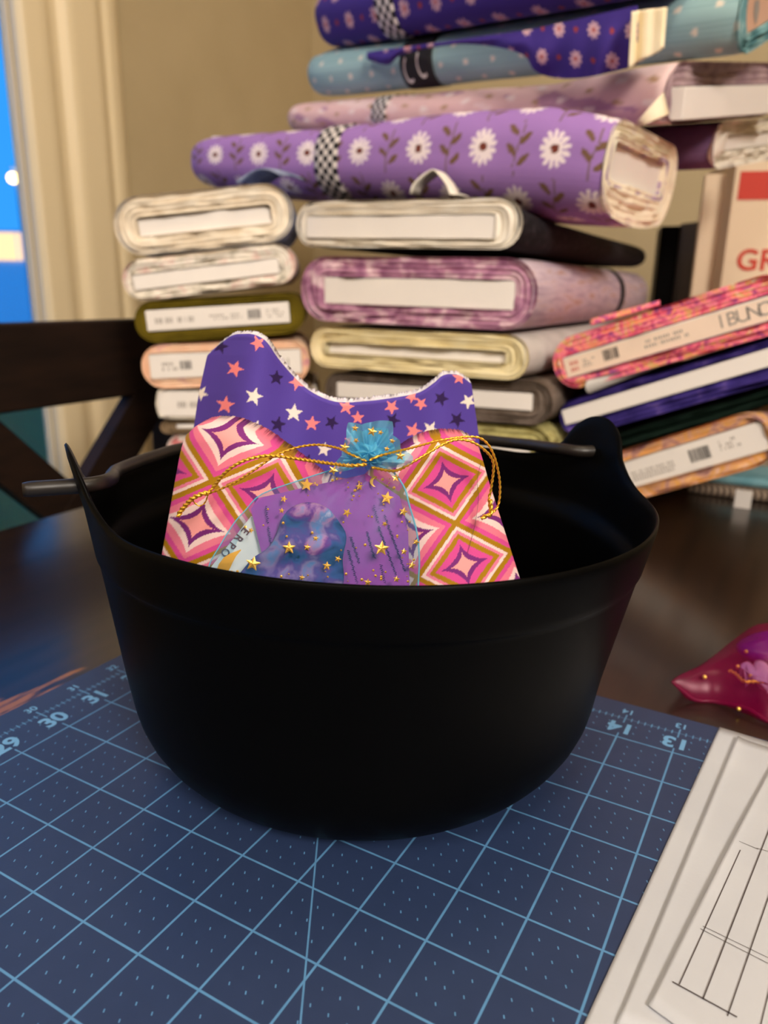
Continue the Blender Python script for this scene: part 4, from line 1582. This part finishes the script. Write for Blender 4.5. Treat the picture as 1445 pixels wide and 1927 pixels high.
M['blue_cloth'] = printed('pale_blue_dotted_cotton', .8)
M['blue_end'] = mottled('teal_blue_layers', [(78, 124, 132), (120, 164, 168), (178, 206, 204)], 70, .95, stops=[.3, .55, .72])
M['kraft'] = principled('kraft_core', C4(206, 164, 140), .8)
fr3 = frame_from_run((1384, 116, 28.4), (578, 194, 43.5), 8.4, 2.0, 25)
b = bolt('pale blue fabric bolt with little white dots, under the purple daisy cloth', fr3, fr3[6], M['blue_cloth'], M['blue_end'], (.82, .55), .06, .02, .1, 4, .08, seed=44,
         colfn=blue_dots, dens=(260, 260), hs=piece([(0, 1), (4, .98), (23, .95)]), core_mat=M['kraft'])
bb = band(b, 13.0, 14.9, [M['black_elastic']], lambda i, j: 0)
for s_, t_ in ((13.55, .1), (14.35, -.05)):
    V = []
    for a in np.linspace(-2.2, 1.2, 16):
        for rr in (.42, .55):
            V.append(b['base'] - b['W'] * (b['w'] / 2 + .075) + b['A'] * (s_ + rr * .6 * math.cos(a)) + b['H'] * (t_ + rr * math.sin(a)))
    mesh('band_mark', V, grid_faces(2, 16), M['white_elastic'], bb, smooth=False)
# small rubbed mark on the kraft core
V = [b['c'] - b['W'] * (b['cw'] / 2 - .75) + b['W'] * .22 * math.cos(a) + b['H'] * .34 * math.sin(a) * (1 + .2 * math.sin(3 * a)) + b['A'] * (b['rec'] - .02) for a in np.arange(18) / 18 * 6.283]
mesh('core_mark', V, [tuple(range(18))], M['grey_ink'], b['core'], smooth=False)


def purple_daisies(s, t):
    c = np.broadcast_to(S2L((62, 44, 128)), s.shape + (3,)).copy()
    j = np.round(t / 1.15)
    off = np.where(j.astype(int) % 2 == 0, 0, 1.0)
    dx = (s - off + 1.0) % 2.0 - 1.0
    dy = t - j * 1.15
    c[np.hypot(np.abs(dx) - 1.0, dy) < .12] = S2L((150, 60, 60))
    daisy(c, dx, dy, .36, 9, (206, 166, 176), (176, 80, 70))
    return c


M['purple_daisy'] = printed('purple_daisy_cotton', .75)
fr4 = frame_from_run((1226, 3, 28), (596, 105, 43), 8.4, 2.4, 26)
b = bolt('deep purple fabric bolt with small pink daisies, topmost of all and hanging loose', fr4, fr4[6], M['purple_daisy'], M['cream_cloth'], (.8, .3), .0, .0, .1, 4, .08, seed=45,
         colfn=purple_daisies, dens=(260, 260), corner=.42)
band(b, 12.6, 13.9, [M['black_elastic'], M['white_elastic']], lambda i, j: (i + j) % 2, n=76, m=5)
# loose cloth hanging down in front of the blue bolt
hb = smooth_piece([(690, 112), (730, 122), (760, 102), (850, 84), (930, 88), (985, 104), (1005, 132), (1040, 146), (1090, 147), (1140, 138), (1190, 126), (1200, 120)])
ht = piece([(690, 98), (1000, 55), (1200, 10)])
nx, ny = 240, 60
V, cc_ = [], []
for j in range(ny):
    for i in range(nx):
        x = 690 + 510 * i / (nx - 1)
        t = j / (ny - 1)
        y = float(ht(x)) + (float(hb(x)) - float(ht(x))) * t
        inv = np.interp(x, [596, 1226], [1 / 43, 1 / 28.0])
        d = 1 / inv - .45 - .35 * math.sin(t * math.pi) - .25 * math.sin(x * .045 + t * 2.0) * t - .12 * math.sin(x * .11 + 1 + t * 3) * t
        V.append(at(x, y, d))
        cc_.append((x, y, d))
cc_ = np.array(cc_)
colr = purple_daisies((1226 - cc_[:, 0]) * cc_[:, 2] / 1432 * 1.35, cc_[:, 1] * cc_[:, 2] / 1432)
o = mesh('hanging_cloth', V, grid_faces(nx, ny), M['purple_daisy'], b['o'], colors=colr)
# cream selvage curling at its right edge
V = []
for j in range(16):
    t = j / 15
    for k in range(14):
        q_ = k / 13
        V.append(at(1188 + 68 * q_ - 6 * t, 22 + 106 * t - 30 * q_ * t - 8 * q_, 27.4 + .35 * math.sin(q_ * 9) + .7 * q_))
o = mesh('cream_selvage', V, grid_faces(14, 16), M['cream_cloth'], b['o'])
sd = o.modifiers.new('thickness', 'SOLIDIFY')
sd.thickness = .08 * IN

# ------------------------------------------------------------------ behind the right pile
M['dark_case'] = principled('dark_grey_plastic', C4(88, 84, 82), .5)
P = at(1236, 560, 46)
Q = at(1300, 560, 44.5)
dc = thing('storage_case', 'dark grey upright case standing between the bolts and the white box', 'case', (P[0] + 2, P[1] + 3, TZ))
box('body', (P[0] + .9, P[1], TZ), (Q[0] - P[0] - .9, Q[1] - P[1], 0), (.8, 3, 0), (0, 0, at(1270, 420, 46)[2] - TZ), M['dark_case'], dc, .1)
box('edge_strip', (P[0] - .1, P[1] + .3, TZ), (.95, -.4, 0), (.8, 3, 0), (0, 0, at(1270, 425, 46)[2] - TZ), M['black_plastic'], dc, .05)
M['box_card'] = principled('white_box_card', C4(236, 214, 184), .7)
M['box_red'] = principled('box_red', C4(204, 52, 30), .6)
wb0 = at(1352, 560, 42)
wb = thing('cardboard_box', 'tall off-white box with a red band and red lettering at the right edge', 'box', (wb0[0] + 3, wb0[1] + 3, TZ))
topz = at(1400, 300, 42)[2]
fd_ = unit((.97, -.24, 0))
sd_ = unit((-.24, .0, 0)) * 0 + unit((-.12, 1, 0))
side = np.array([.4, 5.0, 0])
box('carton', (wb0[0], wb0[1], TZ), fd_ * 9.5, side, (0, 0, topz - TZ), M['box_card'], wb, .06)
bl0, bl1 = at(1299, 560, 43.6), at(1345, 560, 43.2)
wbd = thing('foam_board', 'narrow off-white board standing upright at the left of the tall white box', 'board', (bl0[0] + .8, bl0[1] + .3, TZ))
box('panel', (bl0[0], bl0[1], TZ), (bl1[0] - bl0[0], bl1[1] - bl0[1], 0), (.1, .5, 0), (0, 0, at(1340, 325, 43)[2] - TZ), M['box_card'], wbd, .05)
rz0, rz1 = at(1400, 376, 41.8)[2], at(1400, 322, 41.8)[2]
nrm = unit((fd_[1], -fd_[0], 0))
box('red_band', np.array([wb0[0], wb0[1], rz0]) + fd_ * .25 + nrm * .03, fd_ * 8.2, -nrm * .02, (0, 0, rz1 - rz0), M['box_red'], wb)
for k, ch in enumerate('GRIT'):
    pz = at(1404, 491, 41.6)
    text_mesh('red_letter', ch, 1.45, np.array([wb0[0], wb0[1], 0]) + fd_ * (1.15 + 1.0 * k) + nrm * .04 + np.array([0, 0, pz[2]]), fd_, (0, 0, 1), M['box_red'], wb, .02)

# folded pale blue cloth and plaid edge under the orange bolt
M['blue_fold'] = mottled('pale_blue_fold', [(110, 162, 176), (150, 196, 206)], 30, .85)
plaid = principled('plaid_edge', rough=.85)
co = objco(plaid, (1 / IN,) * 3)
wv = N(plaid, 'ShaderNodeTexWave')
wv.inputs['Scale'].default_value = 1.5
L(plaid, co, wv.inputs['Vector'])
rpp = N(plaid, 'ShaderNodeValToRGB')
rpp.color_ramp.elements[0].color = C4(70, 54, 46)
rpp.color_ramp.elements[1].color = C4(170, 150, 130)
L(plaid, wv.outputs[0], rpp.inputs[0])
L(plaid, rpp.outputs[0], BS(plaid).inputs['Base Color'])
p0 = atz(1290, 928, TZ)
p1 = atz(1520, 956, TZ)
fo = thing('folded_cloth', 'folded pale blue cloth with a plaid edge on the table under the orange bolt', 'cloth', (p0[0] + 3, p0[1] + 2, TZ))
wdir = p1 - p0
bk = unit((-wdir[1], wdir[0], 0)) * 3
for k, (m_, z0, z1) in enumerate([(plaid, TZ, TZ + .45), (M['blue_fold'], TZ + .46, TZ + .85)]):
    box('folded_layer', p0 + np.array([.3 * k, .35 * k, 0]) + np.array([0, 0, z0 - TZ]), wdir, bk, (0, 0, z1 - z0), m_, fo, .2)
pt_ = atz(1378, 938, TZ + .3)
box('white_tag', pt_ + np.array([0, -.2, -.35]), unit(wdir) * .6, bk * .06, (0, 0, .75), M['white_paper'], fo)

# ------------------------------------------------------------------ chair at the left side of the table
VCH = 39.5
zt = atv(120, 604, VCH)[2]
zb = atv(60, 768, VCH)[2]
HALF = 6.8
uc = toUV(atv(115, 700, VCH))[0]
ch = thing('dining_chair', 'dark wooden dining chair with crossed back braces, left of the table', 'chair', UV(uc, VCH - 8, FLOOR))
uvbox('top_rail', uc - HALF + 1.4, uc + HALF - 1.4, VCH - .45, VCH + .45, zb, zt, M['chair_wood'], ch, .12)
for s in (-1, 1):
    u0 = uc + s * (HALF - .7)
    uvbox('back_post', u0 - .7, u0 + .7, VCH - .7, VCH + .7, FLOOR, zt + .1, M['chair_wood'], ch, .12)
    uvbox('front_leg', u0 - .7, u0 + .7, VCH - 16, VCH - 14.6, FLOOR, FLOOR + 16.5, M['chair_wood'], ch, .1)
uvbox('lower_rail', uc - HALF + 1.4, uc + HALF - 1.4, VCH - .4, VCH + .4, FLOOR + 18.6, FLOOR + 20.2, M['chair_wood'], ch, .1)
uvbox('seat', uc - HALF, uc + HALF, VCH - 16.4, VCH - .8, FLOOR + 16.5, FLOOR + 18, M['chair_wood'], ch, .3)
zl = 2 * atv(115, 972, VCH)[2] - zb - .3
for s in (-1, 1):
    P0_ = UV(uc - s * 5.0, VCH - .05 * s, zl)
    P1_ = UV(uc + s * 5.0, VCH - .05 * s, zb + .2)
    mid = (P0_ + P1_) / 2 + np.array([0, 0, -.15])
    Q = spline([P0_, mid, P1_], 20)
    V, F = [], []
    e = unit(UV(0, 1) - UV(0, 0)) * .38
    for i, q_ in enumerate(Q):
        tg = unit(np.gradient(Q, axis=0)[i])
        up = unit(np.cross(e, tg)) * .95
        V += [q_ - e + up, q_ + e + up, q_ + e - up, q_ - e - up]
    F = grid_faces(4, 20, wrap=True) + [(0, 1, 2, 3), (79, 78, 77, 76)]
    mesh('cross_brace', V, F, M['chair_wood'], ch, smooth=False)

# ------------------------------------------------------------------ magenta organza bag on the table
M['magenta_organza'] = organza('magenta_organza', C4(164, 8, 84), .40, .3)
M['purple_satin'] = principled('purple_satin', C4(96, 14, 150), .4)
M['lilac_petal'] = mottled('lilac_petal', [(170, 130, 200), (222, 186, 226)], 40, .8)
A0 = atz(1264, 1284, TZ + .35)
B0 = atz(1345, 1322, TZ + .02)
B1 = atz(1470, 1368, TZ + .02)
C1 = A0 + np.array([4.6, 3.6, 0])
mb = thing('magenta_organza_bag', 'magenta sheer organza bag of gold and lilac pieces, lying at the right on the table', 'gift bag', (A0[0] + 1.6, A0[1], TZ))
nx, ny = 40, 30
front = spline([A0, (A0 + B0) / 2 + np.array([0, -.05, -.15]), B0, (B0 + B1) / 2 + np.array([0, .04, .08]), B1, B1 + np.array([1.4, -.2, 0])], nx)
back = spline([A0 + np.array([0, .05, 0]), A0 + np.array([1.0, 1.0, -.3]), A0 + np.array([2.6, 2.3, -.43]), C1 + np.array([1, .4, -.43])], nx)
Vt, Vb = [], []
for j in range(ny):
    t = j / (ny - 1)
    for i in range(nx):
        s = i / (nx - 1)
        p = front[i] * (1 - t) + back[i] * t
        hgt = 1.15 * math.sin(math.pi * t) ** .7 * min(1, s * 2.0) ** .8 * (1 + .12 * math.sin(9 * s + 4 * t))
        Vt.append(p + np.array([0, 0, hgt]))
        Vb.append(np.array([p[0], p[1], max(TZ + .012, p[2] - .25 * min(1, s * 3))]))
mesh('upper_layer', Vt, grid_faces(nx, ny), M['magenta_organza'], mb)
mesh('under_layer', Vb, grid_faces(nx, ny, flip=True), M['magenta_organza'], mb)
tube('seam', front + np.array([0, -.01, .03]), .045, M['magenta_organza'], mb, m=8)
# lilac flower, gold twist and beads inside
pf = atz(1444, 1276, TZ + .36)
fl_ = thing('lilac_flower', 'crumpled lilac fabric flower inside the magenta bag', 'flower', (pf[0], pf[1], TZ + .05))
for k in range(7):
    a = k * 2 * math.pi / 7
    V = []
    for i in range(9):
        for j in range(7):
            s, t = i / 8, j / 6 - .5
            rr = .10 + .46 * s
            V.append(pf + np.array([rr * math.cos(a) - t * .58 * math.sin(a) * math.sin(s * 2.6 + .2), rr * math.sin(a) * .8 + t * .58 * math.cos(a) * math.sin(s * 2.6 + .2),
                                    -.25 + .32 * math.sin(s * 2.2) + .16 * math.cos(t * 7 + k) * s]))
    o = mesh('petal', V, grid_faces(7, 9), M['lilac_petal'], fl_)
    sd = o.modifiers.new('thickness', 'SOLIDIFY')
    sd.thickness = .02 * IN
P = [atz(x, y, TZ + .45) for x, y in ((1372, 1262), (1384, 1268), (1400, 1282), (1418, 1283), (1440, 1282))]
gt = tube('gold_twist', spline(P, 120), .035, M['gold_cord'], None, lobes=2, twist=60.0, bump=.3, org=P[0])
tag(gt, 'twisted gold cord piece inside the magenta bag', 'cord')
for k, (x, y) in enumerate(((1326, 1274), (1388, 1254), (1404, 1226), (1412, 1272), (1390, 1334))):
    p = atz(x, y, TZ + (.5 if k < 4 else .12))
    V = [p + .045 * np.array([math.sin(i) * math.cos(j), math.sin(i) * math.sin(j), math.cos(i)]) for i in np.linspace(0, np.pi, 7) for j in np.arange(10) / 10 * 6.283]
    o = mesh('gold_bead', V, grid_faces(10, 7, wrap=True), M['gold_foil'], None, org=p)
    tag(o, ['tiny gold bead near the tip of the magenta bag', 'tiny gold bead above the gold twist in the magenta bag', 'tiny gold bead high in the magenta bag beside the lilac flower',
            'tiny gold bead just behind the gold twist in the magenta bag', 'tiny gold bead at the front seam of the magenta bag'][k], 'bead', 'gold beads in the magenta bag')
pp_ = atz(1470, 1222, TZ + .42)
V = []
for i in range(14):
    for j in range(20):
        th_, ph_ = i / 13 * math.pi, j / 20 * 6.283
        V.append(pp_ + np.array([1.0 * math.sin(th_) * math.cos(ph_), .55 * math.sin(th_) * math.sin(ph_), .33 * math.cos(th_) * (1 + .2 * math.sin(4 * ph_))]))
o = mesh('purple_pouch', V, grid_faces(20, 14, wrap=True), M['purple_satin'], None, org=(pp_[0], pp_[1], TZ + .1))
tag(o, 'shiny purple satin bundle at the back of the magenta bag', 'bundle')


# ------------------------------------------------------------------ paper sheets with pencil lines
def paper(label_, pts, z, name='paper_sheet', lift=None, n=40):
    """a flat sheet: an outline on the mat, thin, its edge lifted where it curls"""
    P = np.array([atz(x, y, z) for x, y in pts])
    k = len(P)
    o = thing(name, label_, 'paper', (P[:, 0].mean(), P[:, 1].mean(), z))
    V = []
    nu, nv = 30, 60
    for j in range(nv):
        for i in range(nu):
            s, t = i / (nu - 1), j / (nv - 1)
            l = P[0] * (1 - s) + P[1] * s
            r_ = P[3] * (1 - s) + P[2] * s
            p = l * (1 - t) + r_ * t
            if lift:
                p = p + np.array([0, 0, lift(s, t)])
            V.append(p)
    m = mesh('sheet', V, grid_faces(nu, nv), M['paper'], o)
    sd = m.modifiers.new('thickness', 'SOLIDIFY')
    sd.thickness = .012 * IN
    sd.offset = -1
    return o


def pline(parent, x0, y0, x1, y1, z, wd=.012, mat=None, bend=0):
    a, c = atz(x0, y0, z), atz(x1, y1, z)
    nrm_ = unit(np.cross(c - a, (0, 0, 1))) * wd / 2
    V = []
    for t in np.linspace(0, 1, 8):
        p = a + (c - a) * t + nrm_ * bend * math.sin(t * math.pi)
        V += [p - nrm_, p + nrm_]
    return mesh('pencil_line', V, grid_faces(2, 8), mat or M['pencil'], parent, smooth=False)


M['paper'] = mottled('drawing_paper', [(188, 191, 198), (196, 199, 205)], 20, .85, bump=.05)
Z1, Z2, Z3 = .022, .062, .11
s1 = paper('large white paper sheet on the cutting mat, lowest of the three', [(1354, 1368), (1070, 1990), (1700, 2150), (1720, 1480)], Z1)
s2 = paper('white paper sheet with a lifted edge, between the other two', [(1388, 1388), (1160, 1925), (1700, 2150), (1720, 1490)], Z2, lift=lambda s, t: .035 * (1 - s) * math.exp(-t * 30))
s3 = paper('white paper sheet ruled with pencil lines, topmost of the three', [(1452, 1440), (1220, 1891), (1700, 2240), (1740, 1520)], Z3, lift=lambda s, t: .03 * math.exp(-t * 26) * math.sin(s * 3.1))
K = 445 / 1104.0
for x0, y0, x1, y1, wd in [(975, 1115, 690, 1742, .014), (1125, 980, 800, 1812, .016), (1170, 1150, 915, 1890, .014), (1210, 1350, 1070, 1935, .012),
                           (788, 1482, 1120, 1652, .009), (800, 1470, 1120, 1625, .008), (658, 1730, 960, 1895, .022), (960, 1070, 1060, 1112, .009), (1050, 1106, 1130, 1128, .009)]:
    pline(s3, 1000 + x0 * K, 1150 + y0 * K, 1000 + x1 * K, 1150 + y1 * K, Z3 + .012, wd)

# a stray thread lying on the pink cloth
th = tube('stray_thread', cord_path([(905, 870), (898, 905), (900, 940), (893, 990), (880, 1040)], n=60), .003, M['ink'], None, m=5, org=at(900, 960, 10.3))
tag(th, 'dark stray thread lying on the right half of the pink cloth', 'thread')
